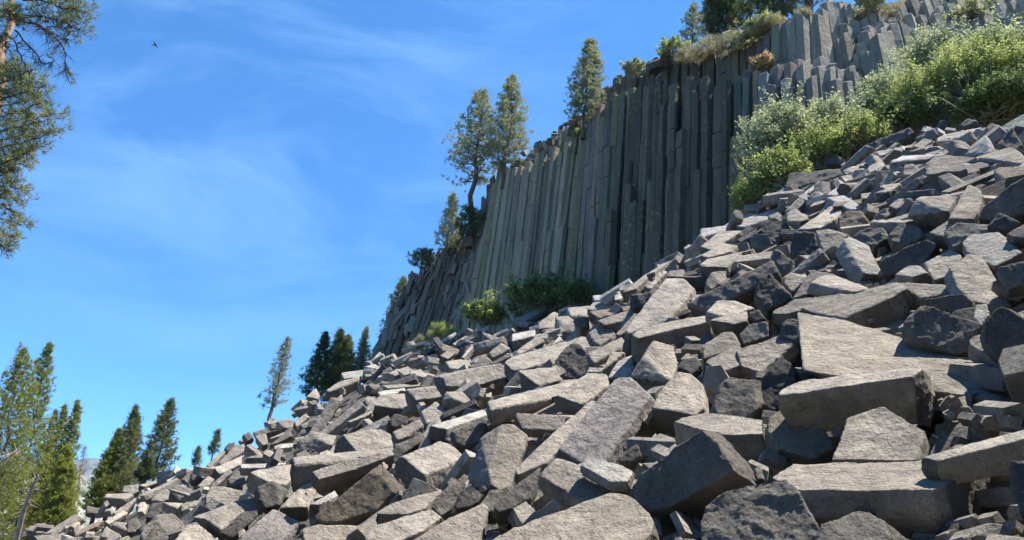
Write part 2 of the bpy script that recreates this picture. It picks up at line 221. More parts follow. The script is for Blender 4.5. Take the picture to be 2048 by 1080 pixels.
# win tilt roll thick tone bulge | outline | extra points x,y,depth | label
ROCKS = '''
1 27 0 105 T 0.05 | 20,590 200,465 1200,445 1690,440 1640,490 1420,640 1300,670 700,680 210,670 | 1950,600,.15 2040,1000,.05 1560,1090,-.05 1300,1090,0 | long tan column nearest the viewer, broken off in a coarse dark end
1 50 0 60 T 0 | 510,440 640,90 910,5 1000,60 1255,210 1200,445 | | smooth flat-faced tan pentagonal block standing behind the longest foreground column
1 58 8 60 Y 0.1 | 0,110 130,0 300,-10 380,60 540,340 350,430 80,340 0,200 | -20,400,.2 | chunky grey block stained yellow on its near face
0 68 -8 90 g 0.05 | 1398,1002 1490,970 1570,957 1590,975 1645,1065 1640,1110 1405,1110 | | coarse blue-grey pitted block at the foot of the black-sided wedge
1 55 0 60 g 0.2 | 380,1100 420,960 560,900 700,840 800,845 930,930 1000,1100 | 1150,1090,.2 | rounded grey boulder tucked under the long foreground column
1 32 0 60 T 0.1 | 1220,420 1850,240 2048,190 2200,150 2200,230 1980,250 1700,340 1350,445 | 2200,420,0 | sloping beam with bright top edge above a rough dark side
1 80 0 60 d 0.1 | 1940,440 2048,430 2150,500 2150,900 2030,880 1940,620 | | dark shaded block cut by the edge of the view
1 45 0 40 T 0 | 1740,1020 2048,1050 2200,1200 1700,1200 | | sliver of pale block lowest in the pile
2 42 -4 90 C 0.05 | -230,1120 0,990 500,810 780,690 930,710 1100,860 1150,980 1000,1150 | 1220,1100,.25 | broad cream slab with brown scars, lowest in front
2 78 -28 130 g 0.0 | 950,700 1010,560 1460,240 1520,200 1640,300 1790,530 1560,620 1280,810 1100,850 | 1680,210,.75 1900,480,.55 1880,630,.3 1500,1010,.35 1150,950,.1 | huge wedge with a black gouged side and pale upper edge
2 50 0 50 G 0.05 | 210,560 350,420 480,450 760,590 920,680 760,740 580,780 470,700 380,570 | | flat angular grey slab resting above the cream slab
2 52 0 40 T 0 | 10,830 110,760 240,890 80,960 | | small pinkish square block beside the cream slab
2 45 0 25 W 0.1 | 550,480 600,400 720,480 880,480 970,530 930,610 780,610 | | jagged pale shard at the foot of the standing plank
2 75 0 30 d 0.1 | 850,460 860,420 1000,300 1040,400 960,470 | | little triangular charcoal stone in the dark gap
0 56 -6 42 V 0.12 | 1111,903 1230,756 1257,750 1302,790 1296,800 1208,926 1160,928 | | large pale lilac-grey plank leaning steeply in mid pile
0 50 -4 40 T 0.1 | 1030,938 1109,862 1182,800 1200,805 1140,870 1094,924 1034,950 | | long straight tan beam alongside the leaning lilac plank
4 48 -5 45 C 0.1 | 350,1000 600,820 760,830 770,920 680,1000 560,1080 | | cream-orange column end behind the lilac plank
2 62 0 28 T 0.05 | 20,90 40,60 470,85 440,180 340,205 80,190 | | short pale bar bridging a black hollow
2 35 0 90 T 0.05 | 1290,130 1400,90 1540,50 2000,120 2010,230 1700,240 1500,190 | | big squared block partly in blue shadow behind the black wedge
0 50 0 75 C 0.1 | 1302,815 1330,768 1356,742 1382,746 1407,768 1408,815 1390,830 1362,818 | | rounded sunlit block under the five-sided butt
2 62 0 50 d 0.1 | 0,660 240,480 210,560 150,740 20,820 -120,860 -150,820 | | rough slate-grey beam running below the tan beam
2 60 0 25 G 0 | 1930,510 1990,470 2020,590 1960,600 | | tiny grey chip beside the yellow-stained block
3 80 10 80 g 0.1 | 1080,430 1120,350 1250,265 1480,360 1690,420 1670,620 1540,680 1400,620 1240,590 1120,520 | | dark angular boulder perched on the longest textured slab
3 42 6 60 C 0 1.12 | 300,480 230,330 620,400 1030,540 1560,700 1750,750 2048,870 2300,980 2300,1120 2048,1030 1650,920 1300,840 940,770 700,740 290,560 | 280,800,0 700,830,0 2300,1500,0 | longest warm tan slab with ripple-textured face carrying a boulder
3 75 0 50 d 0.15 | 90,510 130,390 200,370 300,460 280,560 240,600 190,560 | | dark knob against the head of the ripple-textured slab
3 26 0 95 T 0.05 0.92 | 110,940 280,880 1210,765 1240,790 1150,850 800,880 400,930 130,970 | 60,1010,.05 1300,850,.3 1335,1060,.2 1270,1130,.1 60,1080,.1 | rough-sided bar with thin sunlit top under the ripple-textured slab
3 36 0 45 g 0.05 | 0,350 220,230 540,190 830,150 500,280 160,345 | | pale flat grey ledge below the jumble
3 42 -8 80 T 0 | 250,300 640,210 1030,90 1130,130 1000,210 620,385 380,350 | 1230,270,.1 1080,420,0 900,490,-.1 | tilted rectangular column with a shaded front wall
3 52 0 40 G 0.05 | 1040,95 1130,110 1500,120 1510,170 1210,230 1150,150 | | short grey stub continuing the tilted rectangular column
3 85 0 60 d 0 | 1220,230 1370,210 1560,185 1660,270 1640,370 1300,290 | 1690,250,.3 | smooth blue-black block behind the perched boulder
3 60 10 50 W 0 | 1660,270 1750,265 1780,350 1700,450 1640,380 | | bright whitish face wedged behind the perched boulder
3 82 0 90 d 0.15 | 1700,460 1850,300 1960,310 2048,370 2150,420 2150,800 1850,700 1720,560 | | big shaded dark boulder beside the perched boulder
0 52 16 60 T 0.2 | 1900,534 1935,508 1965,511 2023,606 2020,616 1946,603 1914,573 | | upright two-toned column, grey flank and tan face
3 40 0 45 T 0 | 400,60 440,40 540,40 820,150 690,180 | 300,180,0 480,230,0 340,100,0 | low tan wedge with brown shaded front
3 60 0 30 T 0.1 | 120,60 180,15 320,50 230,130 190,180 130,120 | | small tan lump beside a thin slanting plate
3 60 0 20 G 0 | 190,230 330,20 370,0 540,30 420,40 330,110 300,200 | | thin slanting grey plate behind the low tan wedge
3 75 0 50 d 0.15 | -100,220 -90,60 0,0 70,110 180,190 180,230 0,320 | | knobbly charcoal boulder where the diagonal column ends
0 46 0 60 T 0.15 | 1409,722 1475,688 1490,700 1480,730 1440,745 | 1420,765,.0 1440,790,.0 | tan block end under the knobbly grey one
0 52 0 45 T 0.15 | 1473,700 1490,694 1574,665 1590,685 1545,712 1520,745 1482,732 | | knobbly tan-grey block lying across its neighbour
0 75 0 60 d 0.2 | 1506,825 1520,760 1562,710 1592,735 1590,772 1540,832 | | rough black boulder left of the rough-sided bar
0 72 0 70 g 0.2 | 1425,815 1440,760 1470,748 1515,752 1520,800 1500,845 1440,845 | | drab round-shouldered boulder in shade
4 50 12 60 C 0.02 | 1055,685 1130,560 1200,575 1295,610 1330,740 1275,900 1215,730 | 940,850,-.1 990,930,.05 1130,980,.1 | five-sided column butt with cream top and shaded end
4 30 0 80 T 0 | 945,510 1050,450 1530,360 1620,375 1580,405 1350,440 1000,540 | 1600,520,0 950,700,0 1320,690,0 | long thick beam with bright top and gouged black flank
4 50 -4 50 T 0.1 | 900,480 1000,370 1230,60 1370,60 1460,140 1360,270 1240,400 1080,470 930,510 | | tall broad granular tan column slanting up to the cliff
0 72 -10 45 g 0 | 1367,612 1400,590 1545,517 1558,545 1520,570 1400,627 | 1562,570,.2 | long dark diagonal column with striped side
4 42 0 35 C 0.05 | 1550,330 1640,240 1780,240 1940,300 1800,350 1680,370 | | tan three-cornered slab beneath the dark diagonal column
4 34 0 45 T 0 | 1670,375 1880,330 1890,400 1770,435 | 1580,400,-.1 1600,500,0 1770,490,-.1 | block with tan top and blackest square end
4 75 0 30 d 0.2 | 1880,380 1900,330 1990,310 2040,380 1960,420 | | small dark stone beside the square black end
4 75 0 45 G 0.1 | 1810,520 1900,420 2048,410 2060,530 1850,600 | | plain grey shaded block under the knobbly boulder
4 56 0 70 T 0.1 | 1520,600 1700,490 1770,490 1830,600 1700,660 1530,710 | 1550,1060,0 1660,960,0 | upright grey-tan block with a hollow worn in it
4 52 0 50 W 0.15 | 760,860 850,720 960,670 980,780 930,850 | | lumpy whitish rock at the head of the lilac plank
4 60 0 30 G 0.3 | 610,500 680,455 800,460 825,490 800,540 700,600 640,570 | | smooth oval grey cobble beside the broad tan column
4 78 0 60 d 0.2 | 340,720 400,630 500,570 560,600 680,790 600,850 500,870 400,860 | | pitted charcoal boulder sitting on the smooth pale beam
4 38 0 35 G 0.05 | -60,740 0,690 560,530 620,540 670,600 600,640 400,700 100,790 0,800 | | smooth pale grey beam under the pitted charcoal boulder
4 44 0 30 T 0.05 | 600,660 880,530 900,560 870,620 650,740 | | straight tan bar below the oval cobble
4 46 0 25 T 0 | 730,790 790,650 910,650 800,730 | | thin tan leaf of rock beside the straight tan bar
4 50 10 50 T 0 | 180,785 340,770 410,880 215,925 | 40,800,0 70,950,0 | small squared block with a dark hexagonal end
0 30 0 35 T 0 | 975,802 1080,775 1162,756 1155,765 1080,790 980,818 | 980,840,0 1140,790,0 | slim beam with dark flank pointing at the orange column end
4 40 0 15 W 0 | 640,200 810,190 815,235 660,240 | | flat white tablet below the cliff foot
4 45 0 15 W 0 | 820,200 870,180 930,185 860,235 820,240 | | little white wedge next to the flat white tablet
4 80 0 35 d 0.1 | 950,190 1110,170 1110,210 1040,300 980,310 945,250 | | glossy black stone left of the broad tan column
4 45 0 20 T 0.05 | 440,300 620,280 600,340 560,390 470,370 | | tan block in the row beneath the cliff bush
4 45 0 20 W 0 | 600,310 650,255 760,250 900,265 650,320 | | whitish plate above the brown-faced bar
4 48 0 28 B 0.05 | 610,330 960,275 985,305 690,385 | | brown-faced bar above the tan roof-shaped bar
4 48 0 28 T 0.05 | 680,400 970,305 990,325 870,410 740,440 | | tan roof-shaped bar next to the oval cobble
4 50 0 25 C 0.1 | 210,420 330,330 370,340 320,460 210,470 | | upright orange-tan stub below the cliff bush
4 50 0 50 T 0 | 340,370 450,365 560,440 520,430 400,430 | 390,540,-.2 560,530,-.2 | black-faced block with thin tan cap
4 50 0 18 G 0.1 | 20,400 260,270 295,280 290,305 40,440 | | blue-grey rod lying in the cliff shadow
4 45 0 20 W 0.05 | 0,510 190,470 180,525 0,570 | | pale low bar near the shaded rod
4 50 0 25 T 0.05 | 0,670 200,520 270,560 50,680 | | tan bar just above the smooth pale beam
4 50 0 20 W 0 | 310,600 380,520 410,560 | | pale spike behind the smooth pale beam
4 55 0 25 G 0 | 830,510 980,340 1000,350 900,500 850,530 | | thin grey sliver along the broad tan column
4 70 0 25 d 0.1 | 570,440 640,370 680,400 650,450 590,500 | | small black knob under the brown-faced bar
4 45 0 25 T 0.05 | 880,180 1080,20 1095,60 990,150 | | tan slab rising to the cliff base
4 50 0 25 T 0.05 | 1070,140 1220,0 1245,10 1110,150 | | slanting tan bar above the broad column head
4 55 0 25 G 0.05 | 1230,50 1260,0 1380,-10 1385,30 1360,60 | | grey cap stone at the head of the broad column
4 65 0 30 G 0.05 | 1540,110 1590,10 1660,110 1600,160 | 1720,90,.1 1720,0,.3 | grey-sided block above the dark diagonal column
4 75 0 25 d 0.1 | 880,630 910,510 940,520 950,660 | | narrow brown-black stone at the head of the thick beam
4 65 0 25 d 0.1 | 1320,780 1360,710 1480,690 1450,720 1530,760 1440,830 | | black rubble stone in the gap right of the five-sided butt
5 44 0 60 T 0.3 | 1160,405 1470,290 1560,310 1660,400 1600,450 1350,560 1260,480 | 1110,460,0 1120,560,0 1260,725,0 1700,500,.25 | fat hexagonal log with mottled tan top and dark left end
5 58 10 55 T 0.05 | 1880,640 1860,520 1960,150 2060,150 2180,240 2130,400 2048,650 1960,690 | 1680,590,.1 1790,260,.45 1960,680,0 | standing hexagonal column, grey left face and tan right face
5 52 4 50 T 0.25 | 690,230 850,200 1000,190 1080,230 1100,330 820,385 770,270 | 620,310,0 612,400,0 800,405,0 | stubby tan log with a jet-black round end
5 45 0 45 T 0 | 440,200 650,240 610,320 490,265 | 280,410,-.1 330,290,0 470,410,-.1 600,410,0 | black cindery block with small tan top
5 26 0 55 T 0 | 290,415 820,410 1100,340 1080,375 620,475 300,475 | 290,640,0 450,600,0 1100,400,0 | long pale-topped beam above the yellow-spotted block
5 58 0 45 T 0 | 440,530 560,490 1090,350 1110,400 1000,440 780,520 500,600 | | sandy flank beam laid against the pale-topped beam
5 70 0 40 Y 0.1 | 520,560 600,480 740,560 740,640 570,690 530,640 | | block with a yellow lichen spot
5 82 -10 60 B 0 | 450,905 900,545 1000,555 1100,690 960,850 640,945 510,940 | 1000,465,.35 1220,690,.35 1120,700,.1 | large overhanging wedge with brown shaded underside
5 44 0 35 T 0.05 | 960,870 1070,790 1250,730 1500,670 1350,830 1200,870 | | low tan slab beneath the fat hexagonal log
5 48 0 45 T 0.1 | 870,1080 930,970 1310,850 1420,830 1500,890 1350,1000 1100,1110 | | brown-streaked beam running down to the bottom of the view
5 62 0 60 C 0 | 370,990 500,950 860,960 910,990 870,1100 380,1110 | | butter-coloured block with flat front at the bottom of the view
9 52 -6 60 V 0.05 | 1270,1110 1350,1020 1580,830 1700,880 1800,930 1640,1110 | | smooth light bluish-grey slab at the bottom of the view
5 54 -5 45 C 0.05 | 180,825 300,700 420,590 510,650 410,815 310,770 | 300,900,0 400,880,0 | cream-topped prism tipped toward the viewer
5 32 0 32 W 0 | 430,790 630,680 660,720 600,740 510,790 | 430,890,0 600,780,0 | little block with white top and coal-dark side
5 78 0 40 d 0.1 | 0,660 120,600 190,660 190,800 80,830 0,740 | 270,660,.3 | cindery dark column end facing the viewer
9 38 0 45 T 0.05 | 1400,540 1470,510 1700,520 1740,470 1730,600 1690,640 1560,620 | 1350,620,0 1440,690,0 | pale-topped squat block with black rounded flank
9 30 0 18 W 0 | 1320,470 1730,460 1730,500 1560,490 1330,500 | | thin white-topped slab behind the squat block
6 52 0 35 T 0 | 1320,1050 1440,965 1525,1050 1480,1130 1360,1150 | | square tan face propped above the slim white beam
5 28 0 28 W 0 | 1380,170 1830,30 1850,75 1520,190 | 1350,250,0 1500,230,0 | slim beam with a bright white upper face
5 70 0 35 g 0.25 | 1560,200 1640,160 1760,135 1850,150 1780,290 1680,335 1600,300 | | egg-shaped grey boulder below the slim white beam
5 48 0 28 G 0.05 | 1090,210 1310,105 1340,160 1220,240 1130,280 | | grey-brown bar behind the fat log
5 62 0 35 g 0.15 | 1100,310 1340,230 1330,290 1200,370 1140,400 | | rough ash-grey stone between the two fat logs
5 75 0 30 d 0.2 | 1050,180 1060,120 1120,60 1220,90 1200,170 | | small hunched black stone under the lozenge slab
5 40 0 15 T 0 | 730,130 820,90 930,40 920,70 750,135 | | thin tan stick of rock below the skyline jumble
5 66 0 50 g 0.2 | 1790,790 1870,680 2040,640 2070,760 1900,860 1820,850 | | dull grey cobbly block between two tan columns
5 48 0 50 T 0.05 | 1200,1110 1540,900 1820,780 1860,815 1760,930 1780,1110 | | broad pale tan slab running off the bottom of the view
5 72 0 45 g 0.1 | 1470,700 1690,530 1650,680 1560,840 1480,890 1400,820 | | jagged slate rock under the standing hexagonal column
5 70 0 22 d 0.1 | 1590,830 1660,670 1790,770 1700,820 | | small dark tooth of rock under the standing column
6 60 0 50 T 0.05 | 1265,880 1495,840 1505,935 1275,965 | 1190,870,.1 1200,970,.1 1240,1050,.1 | short flat-fronted tan block with black left side
6 48 0 35 T 0.05 | 940,1000 1040,910 1190,900 1210,1035 1070,1020 | | tan lozenge slab left of the flat-fronted block
6 38 0 25 W 0 | 970,890 1190,855 1195,890 990,925 | | white-topped bar behind the tan lozenge
6 50 8 60 C 0.05 | 1520,885 1650,885 1790,1030 1600,960 | 1480,960,0 1540,1080,0 1780,1060,0 | block with cream pentagonal top and brown front
6 60 0 50 G 0 | 1500,780 1680,725 1970,660 2030,770 1700,860 1520,850 | 1405,770,.2 1420,840,.1 1660,720,.4 | long rough grey beam with blackish rounded left end
6 44 0 25 G 0 | 555,880 660,810 830,760 825,800 580,890 | | long flat grey slab near the fir trees
6 44 0 18 W 0 | 680,740 860,715 850,765 700,790 | | bright squared block on the skyline by the fir trees
6 46 0 22 T 0 | 1230,715 1440,755 1390,790 1220,750 | 1220,790,0 | brownish bar with dark front in the upper jumble
6 44 0 12 W 0 | 865,690 950,670 1020,710 980,715 | | small white chip on the skyline slope
6 44 0 16 W 0 | 1440,500 1600,410 1605,440 1480,510 | | slender white prism near the yellow bush
6 60 0 20 B 0 | 1480,500 1640,560 1600,600 1480,560 | | brown prism sloping below the slender white one
6 60 0 18 G 0 | 1810,410 1950,460 1900,490 1815,440 | | grey-fronted bar high in the rubble
6 48 0 18 W 0 | 1640,620 1730,510 1740,535 1665,620 | | pale splinter lying high in the rubble
6 60 0 28 G 0.15 | 1860,580 1960,500 2040,540 1960,590 1890,620 | | pale-shouldered grey block under the bar
6 68 0 28 G 0.2 | 1700,700 1830,590 1900,660 1800,710 | | coarse grey boulder above the long rough beam
6 50 0 25 T 0.05 | 1510,650 1640,630 1720,640 1700,710 1550,710 | | squared tan stone above the blackish round end
6 52 0 20 C 0 | 400,930 480,860 515,920 490,950 | | lone upright tan stone on the skyline
6 48 0 18 T 0 | 570,1000 690,910 700,950 630,1010 | | tan bar on the skyline shoulder
6 72 0 22 d 0.1 | 740,1060 770,950 850,1040 830,1090 | | charcoal pyramid stone below the skyline shoulder
6 60 0 18 T 0 | 865,950 960,925 965,980 880,1000 | | squared tan-grey stump by the charcoal pyramid
7 60 0 35 d 0.05 | 670,225 730,180 1130,140 1145,195 1000,240 690,320 | | dark log lying at the edge of the green bushes
7 50 0 38 T 0 | 780,370 950,240 990,260 950,320 800,375 | 960,380,0 | tan wedge with cindery flank below the dark log
7 38 0 12 W 0 | 1010,380 1150,360 1330,470 1200,475 | | whitest thin slab of the upper pile
7 40 0 30 W 0.05 | 1000,355 1100,290 1190,285 1220,310 1215,390 1100,355 | | pale block standing over the whitest thin slab
7 44 0 35 C 0 | 770,635 1060,430 1175,450 1080,550 950,625 | 1110,630,.1 | orange-tinted slab with crumbling grey front
7 38 0 18 W 0.05 | 290,610 300,560 660,445 695,485 520,560 350,615 | 690,540,.1 | pale plate jutting out over the slope edge
7 36 0 10 W 0 | 300,540 400,500 460,510 340,560 | | small pale flake behind the jutting plate
7 48 0 30 T 0 | 690,500 770,460 880,550 800,575 | 690,570,0 740,620,0 | small tan-topped cube-like block
7 72 0 45 d 0.15 | 450,620 480,570 590,530 690,580 740,650 620,760 | | smooth dark boulder with a pale forehead
7 82 0 40 g 0.05 | 395,700 440,660 550,670 590,750 540,810 430,780 | | small six-sided grey end face
7 80 0 60 d 0.15 | 720,770 760,650 920,640 960,820 860,900 720,830 | | blackest bulky boulder in the middle of the upper pile
7 62 0 45 G 0.1 | 920,640 1030,620 1190,670 1130,730 1120,800 1000,810 960,750 | | lumpy ash-grey boulder touching the blackest one
7 52 28 50 W 0 | 1200,690 1350,760 1380,830 1470,1000 1310,990 1240,820 | 1080,830,.15 1150,710,.2 1110,900,.15 1260,1050,.1 | tall kite-shaped prism split into shade and bright light
7 70 0 40 B 0.15 | 1100,530 1170,480 1290,480 1340,560 1250,630 1120,650 | | rusty brown crumbling boulder under weathered wood
7 72 0 40 g 0.15 | 1200,680 1350,610 1470,620 1500,690 1390,790 1350,760 | | rounded grey block right above the kite-shaped prism
7 68 0 45 g 0.15 | 1510,670 1590,580 1740,600 1800,690 1640,770 1540,745 | | coarse knobbly grey boulder above the long dark beam
7 80 0 60 d 0 | 1430,890 1690,750 1830,700 1910,750 1800,900 1560,1000 1470,1000 | | long dark beam with thin lit upper rim
0 52 0 40 T 0.05 | 1847,525 1900,497 1923,511 1911,546 1868,562 | | tan chamfered block beside the two-toned column
7 48 0 35 W 0.05 | 1550,1000 1660,920 1750,920 1830,980 1700,1015 | | small bright-topped block in front of the dark beam
7 52 0 40 T 0.05 | 665,1010 740,980 860,995 800,1060 700,1060 | | dull tan lump under the blackest boulder
7 78 0 30 g 0 | 560,860 600,770 760,890 740,970 660,1000 | | dark wedge pointing down from the six-sided end
7 34 0 25 G 0 | 280,890 290,845 580,805 560,865 300,895 | 240,920,0 | flat grey ledge beside the dark diagonal column
7 40 0 25 C 0 | 0,910 60,870 340,810 270,870 220,935 0,930 | | cream plate left of the grey ledge
7 40 0 20 C 0 | 0,840 180,740 300,760 250,810 60,860 | | flat tan plate on the slope edge
7 38 0 16 W 0 | 0,625 210,600 200,645 0,700 | | flat white plate under the cliff wall
7 45 0 25 T 0 | 0,770 150,650 340,640 150,740 90,800 | | tan strip at the cliff-side edge
7 80 0 35 G 0 | 1490,400 1740,215 1775,260 1640,370 1500,445 | | smooth leaden-grey board on edge
8 34 0 60 g 0 | 1100,520 1190,440 1880,495 1700,570 | 1060,640,0 1150,760,0 1420,800,0 1680,760,0 1930,560,.1 | massive drab beam with flat dark front high on the slope
8 52 8 50 C 0.1 | 1290,1080 1430,830 1500,730 1620,790 1640,850 1600,1000 1540,1080 | | tall tan slab leaning like a gravestone
8 48 0 50 T 0 | 1085,865 1390,855 1290,1010 1110,1010 | 880,1060,.1 960,880,.15 1000,860,.2 1120,1070,0 | tan-topped block with a broad dark end
8 85 0 70 g 0 | 1640,940 2048,640 2250,560 2250,1000 1700,1090 1560,1085 | | great shadowy beam climbing out of the view
8 44 0 45 B 0.05 | 1740,590 1800,560 2060,550 2060,640 1870,675 | 1760,780,0 | brownish block at the edge, end of the massive beam
8 42 0 30 T 0.05 | 1550,465 1700,430 1950,370 2040,440 2060,540 1900,505 | | ridge-backed tan block by the white roof-shaped prism
8 60 -15 35 W 0 | 1450,445 1660,240 1690,290 1730,430 1640,440 1570,400 | | white roof-shaped prism catching full sun
8 48 0 50 A 0 | 1720,240 1900,110 2060,30 2250,-20 2250,150 2050,150 1880,215 1740,300 | | greenish-grey smooth slab at the top of the slope
8 72 0 35 g 0.1 | 1730,400 1850,250 1930,160 1950,240 2040,340 1980,400 | | two-toned rough block beneath the greenish slab
8 36 0 40 T 0 | 1170,285 1250,245 1640,165 1600,200 1430,260 1300,290 | 1170,380,0 1420,370,0 | long bar with bright roof below the greenery
8 48 0 15 G 0 | 1600,200 1650,170 1800,170 1740,235 | | grey chip against the greenish slab
8 70 -5 25 d 0 | 470,425 485,330 910,170 970,215 890,265 530,410 | | dark square beam butting into the bushes
8 75 0 22 g 0 | 945,290 1150,160 1200,240 1150,300 1000,320 | | dark three-sided bar near the top of the slope
8 42 0 35 W 0 | 550,420 600,400 745,380 660,445 | 520,500,0 620,540,0 | pale-capped stone between slanting bars
8 36 0 30 W 0 | 830,450 1190,440 1100,490 880,510 | 710,520,0 710,640,0 840,660,0 | white-roofed block with dark round end
8 50 0 18 T 0.05 | 590,570 705,540 700,595 600,605 | | short tan billet by the craggy stone
8 46 0 25 T 0 | 240,600 320,560 440,540 500,610 | 430,660,0 260,660,0 | tan-topped block with sunlit right cheek
8 62 0 28 G 0.2 | 840,600 860,540 950,530 1000,570 990,650 850,660 | | craggy grey stone with white flecks
8 40 0 28 T 0 | 550,770 640,740 830,720 700,815 560,825 | | cream-lipped slab in the upper pile
8 50 0 22 T 0.05 | 420,830 540,815 545,870 430,885 | | small buff block beside the cream-lipped slab
8 70 0 22 d 0.1 | 90,540 90,480 210,440 280,500 200,540 | | black block poking from under the bushes
8 45 0 12 W 0 | 1010,210 1060,155 1130,170 1100,215 | | small pale roof stone under the bushes
8 75 0 20 d 0.1 | 1160,160 1220,90 1300,110 1290,180 | | dark stub under the greenery
8 65 0 20 d 0.1 | 1400,150 1480,80 1580,100 1500,170 | | arched dark stone under the greenery
8 44 0 12 G 0 | 1250,195 1280,170 1370,180 1350,205 | | thin grey flake under the greenery
8 48 0 25 G 0.05 | 700,950 790,880 950,870 770,985 | | wrinkled grey slab beside the broad dark end
8 45 0 30 B 0.05 | 575,1020 690,975 780,1000 670,1060 | | rust-tinged squared stone below the broad dark end
10 48 0 50 W 0.05 | 1130,660 1170,620 1290,610 1395,700 1310,745 1270,765 1150,700 | | big pale grey chamfered block above the two-toned column
10 68 0 40 G 0.25 | 1050,610 1110,570 1250,580 1260,605 1170,620 1090,680 | | round-backed coarse grey boulder beside the pale chamfered block
10 55 0 35 G 0.05 | 980,620 1115,530 1180,550 1070,640 | | grey rounded beam in front of the broad dark end
10 60 0 30 G 0.1 | 1320,620 1400,575 1420,640 1350,640 | | tan block at the edge above the pale chamfered block
10 75 0 30 d 0.1 | 1235,590 1290,525 1390,570 1330,605 | | dark hump between pale blocks
10 75 0 40 g 0.1 | 1275,765 1400,735 1420,830 1330,865 | | drab block front below the pale chamfered block
9 66 0 60 g 0 | 520,1040 550,960 650,865 830,1030 800,1090 530,1090 | 810,848,.3 900,960,.25 | coarse dark prism with a grey-tan upper side low in the pile
9 52 0 40 C 0.1 | 780,1100 900,955 990,960 1150,1060 1140,1110 | | rounded butter-coloured block lowest near the trees
9 52 -4 35 G 0.05 | 1040,910 1290,760 1430,735 1480,750 1515,800 1320,870 1160,1000 | 930,900,0 | broad smooth grey slab with a black underside
9 75 0 40 d 0.15 | 1160,1020 1290,900 1340,850 1480,840 1450,900 1260,1070 | | black cindery flank under the broad smooth slab
9 60 0 40 G 0.25 | 1040,780 1050,720 1090,650 1200,650 1430,710 1230,830 1080,835 | | lumpy bluish boulder with tan right shoulder
9 74 0 35 d 0.1 | 570,900 610,780 700,775 760,830 640,860 600,910 | | black-brown block by the grey-tan prism
9 54 0 28 G 0 | 300,860 480,740 490,755 420,840 330,885 | | grey board sloping down toward the trees
9 38 0 20 T 0.05 | 230,735 250,705 450,700 480,720 400,750 | 230,780,0 390,785,0 | low flat-topped tan block beside the trees
9 62 0 22 G 0.1 | 375,690 390,645 510,630 520,680 470,712 | | grey boulder where the talus meets the trees
9 44 0 15 T 0 | 510,640 740,570 750,590 560,655 | | long thin tan bar pointing at the trees
9 54 0 28 G 0.05 | 600,760 690,680 740,670 800,730 700,770 | | plain grey tilted slab above the black-brown block
9 60 0 30 g 0.1 | 750,680 810,625 950,670 930,740 830,765 | | dark block capped with a tan ridge
9 40 0 6 W 0 | 750,672 770,668 1020,738 1000,748 | | needle-thin white sliver across the tan ridge cap
9 70 0 25 d 0 | 920,570 940,520 1030,560 1000,615 930,605 | 960,490,.2 1000,500,.3 | dark cube with lit tan lid
9 52 0 22 G 0 | 970,650 1070,560 1120,590 1050,665 | | small slanting grey prism
9 48 0 22 T 0.05 | 1110,500 1340,400 1330,470 1150,555 | | long buff prism below the grey rod
9 52 0 22 G 0.05 | 1140,460 1290,310 1360,320 1350,365 1170,485 | | grey-tan rod near the skyline
9 50 12 25 T 0 | 1370,320 1410,305 1505,395 1465,405 | 1370,370,0 1430,440,0 1500,425,0 | tan-topped prism tipped to the right by the skyline
9 48 0 18 G 0 | 1050,480 1190,355 1205,375 1085,500 | | weathered grey rod on the skyline
9 65 0 20 T 0 | 1660,110 1745,112 1745,182 1670,188 | 1610,130,0 1600,195,0 | small square sunlit face with dark side
9 52 0 20 G 0 | 1750,130 1850,60 1880,90 1770,175 | | short grey prism under the dead tree
9 40 0 14 W 0 | 1545,270 1680,210 1700,215 1620,250 | | white-backed stick of rock
9 68 0 18 G 0 | 1550,320 1720,200 1745,245 1600,315 | | grey slab leaning on the white-backed stick
9 40 0 12 W 0 | 1590,330 1640,310 1750,300 1740,335 1600,352 | | flat white strip above the thin slab
9 44 0 20 C 0 | 240,930 390,840 430,860 270,955 | | cream bar in the low rubble
9 54 0 25 G 0.1 | 290,960 320,925 540,950 420,1010 | | broad dull boulder in the low rubble
9 42 0 20 B 0 | 0,1010 150,940 240,920 180,965 0,1050 | | brownish beam lowest by the trees
9 58 0 28 G 0 | 200,1050 250,960 380,1050 300,1080 | | grey tent-shaped stone lowest in the pile
9 70 0 20 g 0 | 90,800 210,825 200,870 90,865 | | dark slate stone beside the trees
9 48 0 22 T 0 | 850,790 1020,745 970,800 850,850 | | buff block behind the broad smooth slab
9 40 0 20 T 0 | 690,772 870,780 840,840 750,800 | | cream-topped block behind the dark prism
9 68 0 30 g 0.1 | 1220,600 1290,510 1390,560 1350,655 1230,640 | | grey stone with pointed top under the thin slab
9 66 0 22 d 0.15 | 1195,340 1230,300 1280,290 1275,340 1220,372 | | small coarse dark boulder on the skyline
9 66 0 22 g 0.15 | 1345,230 1400,205 1430,260 1370,290 | | small blue-grey boulder on the skyline
9 55 0 18 T 0 | 1480,232 1530,225 1547,310 1500,322 | 1440,250,0 1440,300,0 | upright buff stone near the skyline
'''
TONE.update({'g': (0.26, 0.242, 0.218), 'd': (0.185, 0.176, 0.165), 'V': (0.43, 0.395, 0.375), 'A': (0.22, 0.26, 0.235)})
for k_ in TONE: TONE[k_] = tuple(np.array(TONE[k_]) * ((0.83, 0.845, 0.87) if k_ in 'TCWBV' else (.93, .94, .95)))
